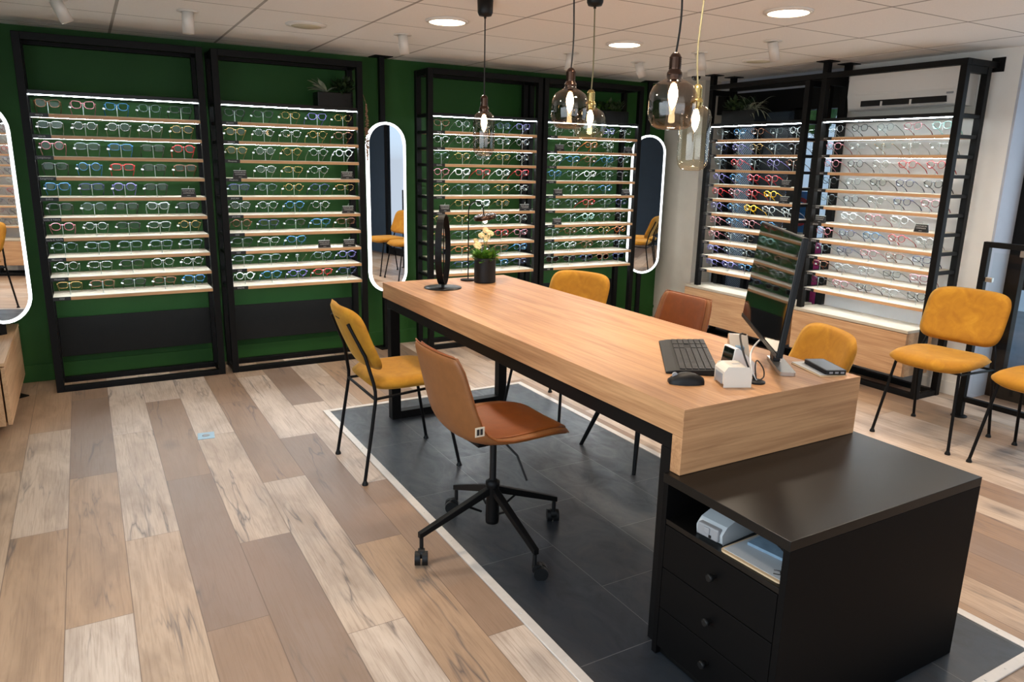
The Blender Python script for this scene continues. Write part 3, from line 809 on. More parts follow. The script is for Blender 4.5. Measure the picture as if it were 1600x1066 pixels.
# things in the open cubby
zc_ = .4605
t = thing('label_printer', 'pale plastic device in the open cubby of the black cabinet', 'device', (1.52, 1.345, zc_), R(6))
prof = [(-.10, 0), (.16, 0), (.16, .05), (.10, .068), (-.02, .07), (-.085, .05), (-.105, .03)]
MB().prism(prof, -.045, .045, Matrix.Rotation(PI / 2, 4, 'X')).build('housing', plain('shaded_white_plastic', lin(170, 174, 176), .35), t, .008, 3)  # white plastic greyed, the cubby shade is put into its colour
fp = MB().box(-.112, -.092, -.036, .036, .008, .044).build('front_plate', M['grey_plastic'], t, .004)
MB().box(-.116, -.111, -.008, .012, .022, .040).build('latch', M['grey_plastic'], fp, .002)
MB().box(-.114, -.1115, -.014, -.006, .012, .02).build('socket_hole', M['black_soft'], fp)
MB().box(-.06, .02, -.03, .03, .066, .074).build('paper_lid', M['grey_plastic'], t, .003)
t = thing('clipboard', 'brown clipboard with papers in the open cubby of the black cabinet', 'clipboard', (1.555, 1.185, zc_ + .0003), R(3))
MB().prism(rrect(-.15, .16, -.10, .10, .014), 0, .005).build('board', M['card'], t)
MB().box(-.14, .155, -.092, .094, .0052, .0062).build('paper_sheet', plain('shaded_grey_paper', lin(176, 178, 180), .8), t)  # white paper greyed to carry the shade of the cubby
for k in range(3):
    MB().tube([(-.13 + .03 * k, -.06 - .01 * k, .0068), (-.12 + .03 * k, -.075, .0068), (-.105 + .03 * k, -.062, .0068), (-.115 + .03 * k, -.05, .0068)], .0014, 5).build('pen_mark', M['letter_dark'], t)
t = thing('paper_pad', 'blue grey printed leaflets lying on the brown clipboard', 'leaflet', (1.60, 1.195, .4678), R(8))
MB().box(-.11, .11, -.075, .075, 0, .009).build('sheets', M['paper_blue'], t, .001)
pm = MB()
for k in range(9):
    a = k * .7
    pm.tube([(-.05 + .05 * math.cos(a + j * .9) * (.3 + .12 * j), .025 * math.sin(a + j * 1.3), .0096) for j in range(5)], .0009, 4)
pm.build('printed_drawing', M['letter_dark'], t)

# ------------------------------------------------------------------ things on the table
TS = TZ + .0005
# computer monitor
MD = Vector((.613, .79, 0))
mrz = math.atan2(MD.y, MD.x)
t = thing('computer_monitor', 'large black computer monitor on a silver foot at the table end', 'monitor', (2.02, 1.755, TS), mrz)
w, h = .66, .375
tl = Matrix.Translation((0, .0, .098)) @ Matrix.Rotation(R(6), 4, 'X')
MB().box(-w / 2, w / 2, -.012, .006, 0, h, tl).build('housing', M['black_soft'], t, .003)
MB().box(-w / 2 + .005, w / 2 - .005, .0062, .0078, .016, h - .005, tl).build('screen', M['screen'], t)
MB().box(-w / 2, w / 2, .0062, .010, 0, .014, tl).build('lower_bezel', M['black_soft'], t, .001)
MB().box(-.18, .18, -.045, -.012, .06, .28, tl).build('rear_cover', M['black_soft'], t, .012)
MB().box(-.03, .03, -.075, -.05, .012, .26).build('stand_column', M['black_soft'], t, .004)
MB().prism(rrect(-.17, .06, -.098, -.045, .01), 0, .012).build('foot', M['silver'], t, .001)

t = thing('keyboard', 'black full size keyboard with a wrist rest in front of the monitor', 'keyboard', (1.825, 1.905, TS), mrz)
MB().add([(-.225, -.085, 0), (.225, -.085, 0), (.225, .085, 0), (-.225, .085, 0), (-.225, -.085, .022), (.225, -.085, .022), (.225, .05, .014), (-.225, .05, .014), (.225, .085, .007), (-.225, .085, .007)],
         [(3, 2, 1, 0), (4, 5, 6, 7), (7, 6, 8, 9), (0, 1, 5, 4), (2, 3, 9, 8), (1, 2, 8, 6, 5), (3, 0, 4, 7, 9)]).build('case', M['black_soft'], t, .003)
sl = (.022 - .014) / .135
keys = MB()
for r_ in range(6):
    yy = -.074 + .0208 * r_; zz = .022 - sl * (yy + .085)
    xs = -.216
    for blk, nk in ((0, 15), (.008, 3), (.008, 4)):
        xs += blk
        for q in range(nk):
            if not (nk == 3 and r_ in (3,)):
                keys.box(xs, xs + .0165, yy - .0088, yy + .0088, zz - .001, zz + .0038)
            xs += .0188
ko = keys.build('key_field', plain('black_keycap', lin(40, 38, 38), .42), t); ko['kind'] = 'stuff'
mm = MB()
prof = []
N = 16
rings = []
for i in range(9):
    f = i / 8; y = -.055 + .11 * f
    ww = .033 * math.sin(PI * (.12 + .80 * f)) ** .5; hh = .036 * math.sin(PI * (.1 + .76 * (1 - f))) ** .8
    rings.append([(ww * math.cos(PI * j / 10), y, max(.0, hh * math.sin(PI * j / 10) ** .7)) for j in range(11)])
vs = [p for r_ in rings for p in r_]
fs = [(i * 11 + j, i * 11 + j + 1, (i + 1) * 11 + j + 1, (i + 1) * 11 + j) for i in range(8) for j in range(10)] + [tuple(range(11)), tuple(range(98, 87, -1))]
mm.add(vs, fs, True)
t = thing('computer_mouse', 'black computer mouse beside the keyboard on the table', 'mouse', (1.605, 1.668, TS), R(62))
mm.build('shell', M['black_soft'], t)
MB().cyl((-.004, .036, .026), (.004, .036, .026), .009, n=14).build('scroll_wheel', M['grey_plastic'], t)

t = thing('white_card_box', 'small white rounded box with a front opening beside the mouse', 'box', (1.735, 1.595, TS), R(-25))
MB().prism([(-.045, 0), (.045, 0), (.045, .05), (.034, .066), (-.034, .066), (-.045, .05)], -.042, .042, Matrix.Rotation(PI / 2, 4, 'X')).build('shell', plain('cream_gloss_plastic', lin(214, 204, 190), .25), t, .018, 5)
MB().box(-.0475, -.044, -.028, .028, .008, .042).build('front_opening', M['grey_plastic'], t, .002)
MB().box(-.006, .018, -.004, .004, .0655, .0668).build('slot', M['grey_plastic'], t)
t = thing('payment_terminal', 'small grey terminal with a tilted dark screen behind the white box', 'terminal', (1.862, 1.695, TS), R(-14))
MB().prism([(-.05, 0), (.05, 0), (.05, .03), (-.022, .088), (-.036, .088)], -.034, .034, Matrix.Rotation(PI / 2, 4, 'X')).build('housing', M['white_plastic'], t, .006, 3)
MB().add([(-.039, -.03, .084), (-.039, .03, .084), (-.052, .03, .012), (-.052, -.03, .012), (-.033, -.03, .086), (-.033, .03, .086), (-.046, .03, .012), (-.046, -.03, .012)],
         [(3, 2, 1, 0), (4, 5, 6, 7), (0, 1, 5, 4), (1, 2, 6, 5), (2, 3, 7, 6), (3, 0, 4, 7)]).build('screen', M['screen'], t, .002)
t = thing('card_reader', 'silver and white card reader standing beside the monitor foot', 'card reader', (1.960, 1.793, TS), mrz + PI)
MB().prism([(-.03, 0), (.075, 0), (.075, .03), (-.012, .098), (-.03, .092)], -.032, .032, Matrix.Rotation(PI / 2, 4, 'X')).build('housing', M['silver'], t, .005, 3)
MB().box(-.036, -.0305, -.03, .03, .01, .088).build('dark_front', M['screen'], t, .002)
MB().box(.03, .056, -.014, .014, .050, .066).build('blue_key', M['paper_blue'], t, .002)
t = thing('cable_grommet', 'black round desk grommet with cables looping out beside the white box', 'cable grommet', (1.818, 1.572, TS))
MB().lathe([(.0, .0), (.028, .0), (.028, .004), (.02, .008), (0, .008)], 20, caps=False).build('cap', M['black_soft'], t)
MB().tube(smooth_path([(0, 0, .006), (.0, .01, .05), (.03, .03, .062), (.05, .02, .035), (.045, .01, .012), (.02, .0, .007)]), .0022, 8).build('cable', M['cord_black'], t)
MB().tube(smooth_path([(0, .0, .006), (-.005, .02, .04), (.03, .06, .075), (.10, .11, .085), (.17, .15, .09)]), .0032, 8).build('cable', M['white_plastic'], t)
MB().tube(smooth_path([(-.005, .0, .006), (-.012, .03, .05), (.0, .07, .095), (.05, .13, .125), (.12, .17, .11)]), .0032, 8).build('cable', M['cord_black'], t)
t = thing('envelope', 'kraft and white papers under the black phone at the table corner', 'envelope', (2.135, 1.585, TS), R(72))
MB().box(-.085, .085, -.05, .05, 0, .0016).build('sheet', M['card'], t)
MB().box(-.07, .10, -.055, .04, .0018, .003).build('sheet', M['paper'], t)
t = thing('cordless_phone', 'black flat phone in a case lying on papers at the table corner', 'phone', (2.158, 1.578, TS + .0035), R(66))
MB().prism(rrect(-.078, .078, -.037, .037, .009), 0, .014).build('case', M['black_soft'], t, .003)
MB().box(-.071, .071, -.032, .032, .0138, .0146).build('screen', plain('phone_screen', lin(44, 46, 50), .3), t)
for q in (-.02, .0, .02): MB().box(-.0795, -.0775, q - .006, q + .006, .004, .010).build('port', M['grey_plastic'], t)

# oval table mirror
t = thing('table_mirror', 'black oval ring mirror on a round foot at the far table end', 'mirror', (1.652, 3.628, TS), math.atan2(.78, .62))
MB().lathe([(0, 0), (.102, 0), (.102, .004), (.0, .0045)], 40, caps=False).build('foot', M['black_board'], t)
MB().box(-.012, .012, -.006, .006, .0045, .03).build('stem', M['black'], t)
n = 48; a_, b_ = .105, .190; zc0 = .018 + b_; mb = MB(); vs = []
for i in range(n):
    a = 2 * PI * i / n; c, s = math.cos(a), math.sin(a)
    vs += [(a_ * c, -.018, zc0 + b_ * s), (a_ * c, .018, zc0 + b_ * s), ((a_ - .004) * c, .018, zc0 + (b_ - .004) * s), ((a_ - .004) * c, -.018, zc0 + (b_ - .004) * s)]
fs = []
for i in range(n):
    j = (i + 1) % n
    fs += [(4 * i + q, 4 * i + (q + 1) % 4, 4 * j + (q + 1) % 4, 4 * j + q) for q in range(4)]
mb.add(vs, fs).build('ring_band', M['black'], t)
MB().prism([((a_ - .004) * math.cos(2 * PI * i / n), (b_ - .004) * math.sin(2 * PI * i / n)) for i in range(n)], -.003, .003, Matrix.Translation((0, 0, zc0)) @ Matrix.Rotation(PI / 2, 4, 'X')).build('mirror_glass', M['mirror'], t)

def leaf_cluster(mb, c, n, size, spread, zs, flat=.25):
    """small pointed leaves facing every way"""
    for _ in range(n):
        a = random.uniform(0, 2 * PI); e = random.uniform(-.2, 1.2); r_ = spread * math.sqrt(random.random())
        p = Vector(c) + Vector((r_ * math.cos(a), r_ * math.sin(a), random.uniform(0, zs)))
        d = Vector((math.cos(a) * math.cos(e), math.sin(a) * math.cos(e), math.sin(e))); s_ = size * random.uniform(.6, 1.3)
        w_ = d.cross(Vector((random.uniform(-.3, .3), random.uniform(-.3, .3), 1))).normalized() * s_ * flat
        u_ = d.cross(w_).normalized() * s_ * .06
        mb.add([p, p + d * s_ * .45 + w_, p + d * s_, p + d * s_ * .45 - w_, p + d * s_ * .45 + u_], [(0, 1, 4), (1, 2, 4), (2, 3, 4), (3, 0, 4)])
    return mb
# potted plant at the far table end
t = thing('potted_plant', 'black ribbed pot with mossy green plant and cream blossom on the table', 'plant', (1.957, 3.718, TS))
pr = [(.0, 0), (.060, 0)]
for k in range(14): pr += [(.0625, .006 + .0095 * k), (.0612, .0108 + .0095 * k)]
pr += [(.0625, .142), (.056, .142), (.054, .12), (0, .118)]
MB().lathe(pr, 36, caps=False).build('pot', M['black_soft'], t)
random.seed(3)
leaf_cluster(MB(), (0, 0, .122), 330, .034, .056, .045, .34).build('foliage', M['leaf'], t)['kind'] = 'stuff'
st = MB(); tops = [(-.045, .01, .225), (-.02, -.01, .27), (.0, .015, .30), (.02, -.01, .29), (.03, .02, .27), (-.06, -.01, .20), (.005, 0, .245)]
for q in tops: st.tube([(0, 0, .12), (q[0] * .4, q[1] * .4, .12 + (q[2] - .12) * .6), q], .0014, 5)
st.build('stem', M['leaf'], t)
pe = MB()
for q in tops:
    for k in range(3):
        c = Vector(q) + Vector((random.uniform(-.016, .016), random.uniform(-.016, .016), random.uniform(-.014, .014)))
        for j in range(5):
            a = 2 * PI * j / 5 + k
            d = Vector((math.cos(a), math.sin(a) * .5, math.sin(a) * .8)).normalized() * .017
            w_ = Vector((-math.sin(a), 0, math.cos(a))) * .009
            pe.add([c, c + d * .6 + w_, c + d, c + d * .6 - w_, c + d * .6 + Vector((0, -.003, 0))], [(0, 1, 4), (1, 2, 4), (2, 3, 4), (3, 0, 4)])
pe.build('blossom', M['petal'], t)
# slim desk lamp behind the pot
t = thing('desk_lamp', 'slim black hooped lamp with a disc head behind the potted plant', 'lamp', (1.898, 3.815, TS))
MB().lathe([(0, 0), (.045, 0), (.045, .006), (0, .008)], 24, caps=False).build('foot', M['black'], t)
pts = [(0, 0, .006), (0, 0, .20), (0, 0, .395)] + [(.048 - .048 * math.cos(a), 0, .395 + .058 * math.sin(a)) for a in [PI * i / 10 for i in range(1, 10)]] + [(.098, 0, .385), (.101, 0, .372)]
MB().tube(pts, .0035, 8).build('hoop', M['black'], t)
hd = Matrix.Translation((.106, 0, .362)) @ Matrix.Rotation(R(-11), 4, 'Y')
MB().lathe([(0, -.011), (.063, -.011), (.066, -.008), (.066, .010), (.06, .013), (0, .013)], 32, hd, caps=False).build('lamp_head', M['copper'], t)
MB().ball(hd @ Vector((-.002, 0, -.020)), .013, .013, .016).build('bulb', M['small_bulb'], t)

# ------------------------------------------------------------------ chairs
def pad_mesh(outl, prof_fn, th, nu=20, nv=16):
    """upholstered pad: a rounded rectangle in (a, b) laid on a curved surface; prof_fn(a, b) -> (point, normal)"""
    hw, hh, rr = outl; mb = MB(); front = []; back = []
    for j in range(nv + 1):
        for i in range(nu + 1):
            u, v = -1 + 2 * i / nu, -1 + 2 * j / nv
            # squircle mapping keeps the corners round
            e = rr
            du = max(abs(u), abs(v)); r_ = (abs(u) ** e + abs(v) ** e) ** (1 / e) if (u or v) else 1
            k = du / r_ if r_ else 1
            a, b = u * k * hw, v * k * hh
            edge = 1 - du
            t_ = th * (min(1, edge / .16)) ** .5 if edge > 0 else 0
            p, nrm = prof_fn(a, b)
            front.append(p + nrm * t_ * .5); back.append(p - nrm * t_ * .5)
    n1 = nu + 1; N_ = len(front)
    fs = []
    for j in range(nv):
        for i in range(nu):
            q = (j * n1 + i, j * n1 + i + 1, (j + 1) * n1 + i + 1, (j + 1) * n1 + i)
            fs.append(q); fs.append(tuple(N_ + x for x in reversed(q)))
    mb.add(front + back, fs, True)
    me = mb.mesh('pad')
    bm = bmesh.new(); bm.from_mesh(me); bmesh.ops.remove_doubles(bm, verts=bm.verts, dist=.0004)
    bmesh.ops.recalc_face_normals(bm, faces=bm.faces); bm.to_mesh(me); bm.free()
    for p in me.polygons: p.use_smooth = True
    return me
def seat_fn(a, b):       # a across, b along the seat depth
    z = .455 + .004 - .02 * max(0, (b - .10) / .12) ** 2 + .004 * (a / .2) ** 2
    return Vector((b + .028, a, z)), Vector((0, 0, 1))
def back_fn(a, b):       # a across, b up
    x = -.222 - .40 * b + .035 * (a / .2) ** 2 - .012 * math.cos(b * 9)
    n = Vector((1, -.35 * a / .2, .4)).normalized()
    return Vector((x, a, .675 + b)), n
def yellow_chair(loc, rz, label):
    t = thing('upholstered_chair', label, 'chair', loc, rz, 'mustard velvet chairs')
    link('seat', pad_mesh((.218, .215, 4.2), seat_fn, .058), M['velvet'], t)
    link('backrest', pad_mesh((.220, .150, 4.8), back_fn, .036), M['velvet'], t)
    def cap(mb, x, y): return mb.lathe([(.0145, 0), (.0145, .006), (.009, .018), (.008, .024)], 14, Matrix.Translation((x, y, 0)))
    for s in (-1, 1):
        f = MB(); f.tube([(.243, s * .208, .018), (.165, s * .168, .432)], .0085, 8)
        o = f.build('leg', M['black'], t); cap(MB(), .243, s * .208).build('foot_cap', M['black_soft'], o)
        r_ = MB(); r_.tube([(-.243, s * .212, .018), (-.20, s * .205, .27), (-.178, s * .200, .405), (-.178, s * .197, .44), (-.184, s * .193, .48), (-.209, s * .160, .60), (-.274, s * .125, .752)], .0085, 8)
        o = r_.build('leg', M['black'], t); cap(MB(), -.243, s * .212).build('foot_cap', M['black_soft'], o)
        MB().tube([(-.181, s * .2, .405), (.166, s * .170, .420)], .007, 8).build('side_rail', M['black'], t)
    MB().tube([(-.18, -.2, .405), (-.18, .2, .405)], .007, 8).build('cross_rail', M['black'], t)
    MB().tube([(.15, -.171, .420), (.15, .171, .420)], .007, 8).build('cross_rail', M['black'], t)
    pu = MB(); pu.box(-.284, -.272, -.028, .028, .758, .766); pu.build('pull_slot', M['black_soft'], t)
    return t
ych = yellow_chair((1.245, 3.285, 0), 0, 'mustard velvet chair tucked at the far left of the oak table, its back to us')
dup(ych, (2.40, 3.615, 0), R(201), 'mustard velvet chair across the oak table, only its backrest top and legs showing')
dup(ych, (2.43, 2.03, 0), R(156), 'mustard velvet chair behind the monitor and phone at the table end')
dup(ych, (4.10, 2.26, 0), R(186), 'mustard velvet chair standing alone before the white-wall rack and glass screen')
dup(ych, (4.13, 1.715, 0), R(182), 'mustard velvet chair cut by the photo edge beside the glass screen')

def shell_mesh():
    prof = [(.245, .468), (.215, .486), (.15, .492), (.06, .484), (-.04, .474), (-.12, .476), (-.175, .500), (-.205, .548), (-.222, .618), (-.238, .70), (-.252, .775), (-.260, .822)]
    hw = [.150, .188, .208, .216, .216, .214, .208, .203, .198, .192, .186, .168]
    cup = [.0, .004, .010, .018, .026, .034, .04, .038, .032, .026, .02, .012]
    mb = MB(); n = 14; vs = []
    for i, ((x, z), w_, c) in enumerate(zip(prof, hw, cup)):
        a = prof[max(i - 1, 0)]; b = prof[min(i + 1, len(prof) - 1)]
        tx, tz = b[0] - a[0], b[1] - a[1]; L_ = math.hypot(tx, tz); nx, nz = tz / L_, -tx / L_
        for j in range(n + 1):
            s_ = -1 + 2 * j / n
            k = c * abs(s_) ** 2.6 * 1.3
            vs.append((x + nx * k, w_ * s_, z + nz * k))
    # normal must point to the sitter
    fs = [(i * (n + 1) + j, i * (n + 1) + j + 1, (i + 1) * (n + 1) + j + 1, (i + 1) * (n + 1) + j) for i in range(len(prof) - 1) for j in range(n)]
    mb.add(vs, fs, True)
    return mb
def shell_part(t):
    o = shell_mesh().build('seat_shell', M['leather_back'], t, solid=.022, sub=1)
    # seam running along the rim
    prof = shell_mesh().v; n1 = 15; k = len(prof) // n1
    rim = [prof[i * n1] for i in range(k)] + [prof[(k - 1) * n1 + j] for j in range(n1)] + [prof[i * n1 + n1 - 1] for i in range(k - 1, -1, -1)]
    MB().tube(rim, .0025, 5).build('rim_piping', M['leather'], o)
    # inner cushion follows the shell
    cv = []; q = MB(); off = .013
    me = o.data
    nrm = [Vector(v.normal) for v in me.vertices]
    up = 1 if nrm[n1 * 4 + 7].z > 0 else -1
    pts = [Vector(v.co) + nrm[i] * up * off for i, v in enumerate(me.vertices)]
    idx = [(i, j) for i in range(k) for j in range(n1)]
    sub_ = [[pts[i * n1 + j] for j in range(1, n1 - 1)] for i in range(0, k)]
    m_ = n1 - 2
    q.add([p for r_ in sub_ for p in r_], [(i * m_ + j, i * m_ + j + 1, (i + 1) * m_ + j + 1, (i + 1) * m_ + j) for i in range(len(sub_) - 1) for j in range(m_ - 1)], True)
    q.build('inner_cushion', M['leather'], t, solid=.012, sub=1)
    return o
def swivel_chair(loc, rz, label):
    t = thing('swivel_chair', label, 'chair', loc, rz)
    sh = shell_part(t)
    tgm = MB().box(-.206, -.17, -.2265, -.2245, .556, .590).build('sewn_label', M['tagcloth'], t, label='pale woven label with dark printing')
    tm = MB()
    for k in range(2): tm.box(-.200 + .013 * k, -.190 + .013 * k, -.2272, -.2266, .562, .584)
    tm.build('print', M['letter_dark'], tgm)
    MB().box(-.10, .08, -.06, .06, .438, .464).build('mount_plate', M['black'], t, .004)
    MB().cyl((0, 0, .24), (0, 0, .44), .0135, n=16).build('gas_lift', M['black_soft'], t)
    MB().lathe([(.0, .088), (.026, .088), (.027, .10), (.024, .235), (.028, .245), (.028, .262), (.016, .270)], 24, caps=False).build('hub', M['black'], t)
    MB().tube([(.02, -.05, .436), (.04, -.11, .40), (.06, -.15, .31)], .0045, 8).build('lever', M['black_soft'], t)
    for ang in CAST:
        d = Vector((math.cos(ang), math.sin(ang), 0))
        rot = Matrix.Rotation(ang, 4, 'Z')
        a = MB().add([(.015, -.013, .212), (.015, .013, .212), (.315, .011, .098), (.315, -.011, .098), (.015, -.013, .242), (.015, .013, .242), (.315, .011, .120), (.315, -.011, .120)],
                     [(3, 2, 1, 0), (4, 5, 6, 7), (0, 1, 5, 4), (1, 2, 6, 5), (2, 3, 7, 6), (3, 0, 4, 7)], False, rot).build('leg', M['black'], t, .002)
        MB().tube([d * .05 + Vector((0, 0, .145)), d * .12 + Vector((0, 0, .185))], .005, 6).build('strut', M['black'], a)
        ca = MB(); yaw = ang + 1.1
        pv = d * .305; ax = Vector((-math.sin(yaw), math.cos(yaw), 0)); bk = Vector((math.cos(yaw), math.sin(yaw), 0)) * .022
        ca.cyl(pv + Vector((0, 0, .055)), pv + Vector((0, 0, .105)), .008, n=10)
        for s in (-1, 1):
            c = pv + bk + Vector((0, 0, .0265))
            ca.cyl(c + ax * s * .004, c + ax * s * .024, .0262, n=20)
        ca.cyl(pv + bk * .5 + Vector((0, 0, .04)) - ax * .012, pv + bk * .5 + Vector((0, 0, .04)) + ax * .012, .02, n=14)
        ca.build('caster', M['black_soft'], a)
    return t
CRZ = R(2)
cen = Vector((1.275, 2.335))
CAST = [math.atan2(py - cen.y, px - cen.x) - CRZ for px, py in ((.947, 2.327), (1.288, 2.0), (1.605, 2.357), (1.262, 2.68))]
swivel_chair((cen.x, cen.y, 0), CRZ, 'cognac leather swivel chair on black casters pulled up to the oak table')
def leg_chair(loc, rz, label):
    t = thing('shell_chair', label, 'chair', loc, rz)
    shell_part(t)
    MB().box(-.12, .12, -.10, .10, .438, .462).build('mount_plate', M['black'], t, .004)
    for sx in (-1, 1):
        for sy in (-1, 1):
            MB().cyl((sx * .235, sy * .225, 0), (sx * .10, sy * .09, .444), .010, .017, 14).build('leg', M['black'], t)
    return t
leg_chair((2.43, 2.81, 0), R(180), 'cognac leather chair on tapered black legs across the table, left of the monitor')

# ------------------------------------------------------------------ pendant lamps over the table
def pendant(label, x, y, zt, rad, hgt, kind, glass, cap, cord, sway=.0, canopy='black'):
    """zt: top of the lamp cap; hgt: glass height"""
    t = thing('pendant_lamp', label, 'pendant lamp', (x, y, zt), 0, 'glass pendant lamps over the table')
    MB().lathe([(0, ZC - zt), (.038, ZC - zt), (.036, ZC - zt - .055), (.030, ZC - zt - .068), (.006, ZC - zt - .072), (.006, ZC - zt - .08), (0, ZC - zt - .08)][::-1], 28, caps=False).build('ceiling_canopy', M['black_soft'], t)
    L_ = ZC - zt - .078
    MB().tube([(sway * math.sin(PI * f), sway * .4 * math.sin(2 * PI * f), L_ * (1 - f) - .004 * f) for f in [i / 10 for i in range(11)]], .0032, 7).build('cord', cord, t)
    ch = .075
    pr = [(0, 0), (.008, 0), (.014, -.006), (.017, -.012)]
    for k in range(6): pr += [(.0195, -.016 - .006 * k), (.0175, -.019 - .006 * k)]
    pr += [(.021, -.056), (.024, -.060), (.024, -ch + .004), (.020, -ch - .006), (.022, -ch - .012), (.0, -ch - .014)]
    MB().lathe(pr[::-1], 22, caps=False).build('lamp_holder', cap, t)
    zt0, zb = -ch + .008, -ch + .008 - hgt
    n = .024
    if kind == 'wide':
        gp = [(n, zt0), (n, zt0 - .010), (rad * .55, zt0 - .018), (rad * .82, zt0 - .032), (rad * .96, zt0 - .055), (rad, zt0 - .08), (rad, zb + .055), (rad * .95, zb + .032), (rad * .80, zb + .012), (rad * .58, zb + .003), (rad * .3, zb), (.001, zb)]
    else:
        gp = [(n * .8, zt0), (n * .8, zt0 - .008), (rad * .62, zt0 - .014), (rad * .88, zt0 - .028), (rad, zt0 - .05), (rad, zb + .045), (rad * .93, zb + .022), (rad * .74, zb + .007), (rad * .45, zb), (.001, zb)]
    MB().lathe(gp[::-1], 40, caps=False).build('glass_shade', glass, t)
    hb = min(.085, hgt * .5); bz = -ch - .014
    bu = MB().lathe([(0.0005, bz), (.008, bz - .004), (.0145, bz - hb * .3), (.0155, bz - hb * .5), (.010, bz - hb * .8), (.0005, bz - hb)][::-1], 18, caps=False).build('bulb', M['bulb'], t)
    return t
pendant('slim tall smoky glass pendant lamp hanging nearest the green wall', 1.743, 3.34, 1.79, .053, .222, 'tall', M['smoke'], M['copper'], M['cord_black'])
pendant('wide smoky glass pendant lamp on a black cord, second from the green wall', 1.715, 2.55, 1.84, .074, .165, 'wide', M['smoke'], M['copper'], M['cord_black'], .006)
pendant('wide amber clear glass pendant lamp on an olive cord, between two smoky ones', 2.03, 2.85, 1.80, .073, .150, 'wide', M['amber'], M['gold'], M['cord_olive'], .005)
pendant('wide smoky glass pendant lamp nearest us on a swaying black cord', 1.64, 1.86, 1.815, .076, .165, 'wide', M['smoke'], M['copper'], M['cord_black'], .010)
pendant('tall clear glass pendant lamp on an olive cord before the cream wall', 2.06, 2.20, 1.775, .060, .252, 'tall', M['amber'], M['gold'], M['cord_olive'], -.012)

# ------------------------------------------------------------------ ceiling fittings
def downlight(x, y, label):
    t = thing('ceiling_downlight', label, 'ceiling light', (x, y, ZC), 0, 'round recessed downlights')
    MB().lathe([(.098, -.012), (.112, -.010), (.118, -.004), (.118, -.0005), (.098, -.0005)], 36, caps=False).build('trim_ring', M['white_metal'], t)
    MB().lathe([(0, -.010), (.097, -.010), (.097, -.001), (0, -.001)], 36, caps=False).build('diffuser', M['downlight'], t)
    return t
dl = ('round lit downlight in the ceiling above the third green-wall rack, beside the slim pendant', 'round lit downlight in the ceiling in front of the fourth green-wall rack', 'round lit downlight in the ceiling nearest the white-wall rack')
for (x, y), l in zip(DOWN, dl):
    downlight(x, y, l); disc_light('downlight_beam', (x, y, ZC - .016), 13, WARM, .18)
for x, y in DOWN_UNSEEN:
    disc_light('downlight_beam', (x, y, ZC - .016), 13, WARM, .18)
def spot(x, y, label, tilt=0, rz=0):
    t = thing('ceiling_spotlight', label, 'spotlight', (x, y, ZC), rz, 'white cylinder spotlights')
    MB().lathe([(0, -.004), (.055, -.004), (.055, -.0005), (0, -.0005)], 28, caps=False).build('base_plate', M['white_metal'], t)
    m = Matrix.Translation((0, 0, -.006)) @ Matrix.Rotation(R(tilt), 4, 'Y')
    MB().lathe([(0, -.105), (.026, -.105), (.030, -.108), (.030, -.0), (0, -.0)], 26, m, caps=False).build('barrel', M['white_metal'], t)
    return t
spot(-.03, 4.56, 'white cylinder spotlight tilted towards the leftmost green-wall rack', 24, R(180))
spot(.571, 4.496, 'white cylinder spotlight in front of the gap between the first two racks', 2)
spot(1.781, 4.495, 'white cylinder spotlight in front of the mirror between the racks', -6)
spot(3.018, 4.496, 'white cylinder spotlight partly behind the black pendant cord', 8)
spot(3.66, 4.56, 'white cylinder spotlight tilted towards the fourth green-wall rack', 22, R(160))
spot(3.678, 3.937, 'white cylinder spotlight behind the olive cord near the cream wall', -20, 0)
spot(3.69, 3.33, 'white cylinder spotlight tilted towards the white-wall rack', -20, 0)
def speaker(x, y, label):
    t = thing('ceiling_speaker', label, 'ceiling speaker', (x, y, ZC), 0, 'round ceiling speakers')
    MB().lathe([(.085, -.012), (.112, -.008), (.116, -.0005), (.085, -.0005)], 36, caps=False).build('rim', M['white_metal'], t)
    MB().lathe([(0, -.011), (.084, -.011), (.084, -.001), (0, -.001)], 36, caps=False).build('grille', plain('ceiling_speaker_grille', lin(196, 186, 160), .8), t)
speaker(1.20, 4.51, 'round cream ceiling speaker between two spotlights by the green wall')
speaker(4.254, 3.95, 'round cream ceiling speaker before the street-window rack')
t = thing('dome_camera', 'small white ceiling camera with a dark dome near the cream corner', 'camera', (4.30, 4.62, ZC))
MB().box(-.05, .05, -.05, .05, -.05, -.001).build('housing', M['white_metal'], t, .006)
MB().ball((0, 0, -.052), .036, .036, .03, 18, 10).build('dome', M['screen'], t)

# ------------------------------------------------------------------ air conditioner
t = thing('air_conditioner', 'white wall air conditioner above the white-wall rack', 'air conditioner', (4.80, 2.80, 1.885))
L_, H_ = .80, .26
sec = [(.03, 0), (.178, 0), (.178, H_), (.02, H_), (.004, H_ - .02), (0, H_ - .06), (0, .095), (.006, .075), (.02, .012)]
rot = Matrix(((1, 0, 0, 0), (0, 0, 1, 0), (0, 1, 0, 0), (0, 0, 0, 1)))
MB().prism(sec, 0, L_, rot).build('housing', M['white_plastic'], t, .006, 3)
MB().box(-.004, .004, .03, L_ - .03, .098, .112).build('panel_lip', M['white_plastic'], t, .002)
MB().box(.004, .03, .085, L_ - .11, .022, .06).build('air_outlet', M['black_soft'], t)
fl = MB(); fl.add([(-.012, .085, .006), (-.012, L_ - .11, .006), (.022, L_ - .11, .016), (.022, .085, .016), (-.012, .085, .010), (-.012, L_ - .11, .010), (.022, L_ - .11, .020), (.022, .085, .020)],
                  [(3, 2, 1, 0), (4, 5, 6, 7), (0, 1, 5, 4), (1, 2, 6, 5), (2, 3, 7, 6), (3, 0, 4, 7)])
fl.build('louver', M['white_plastic'], t, .001)
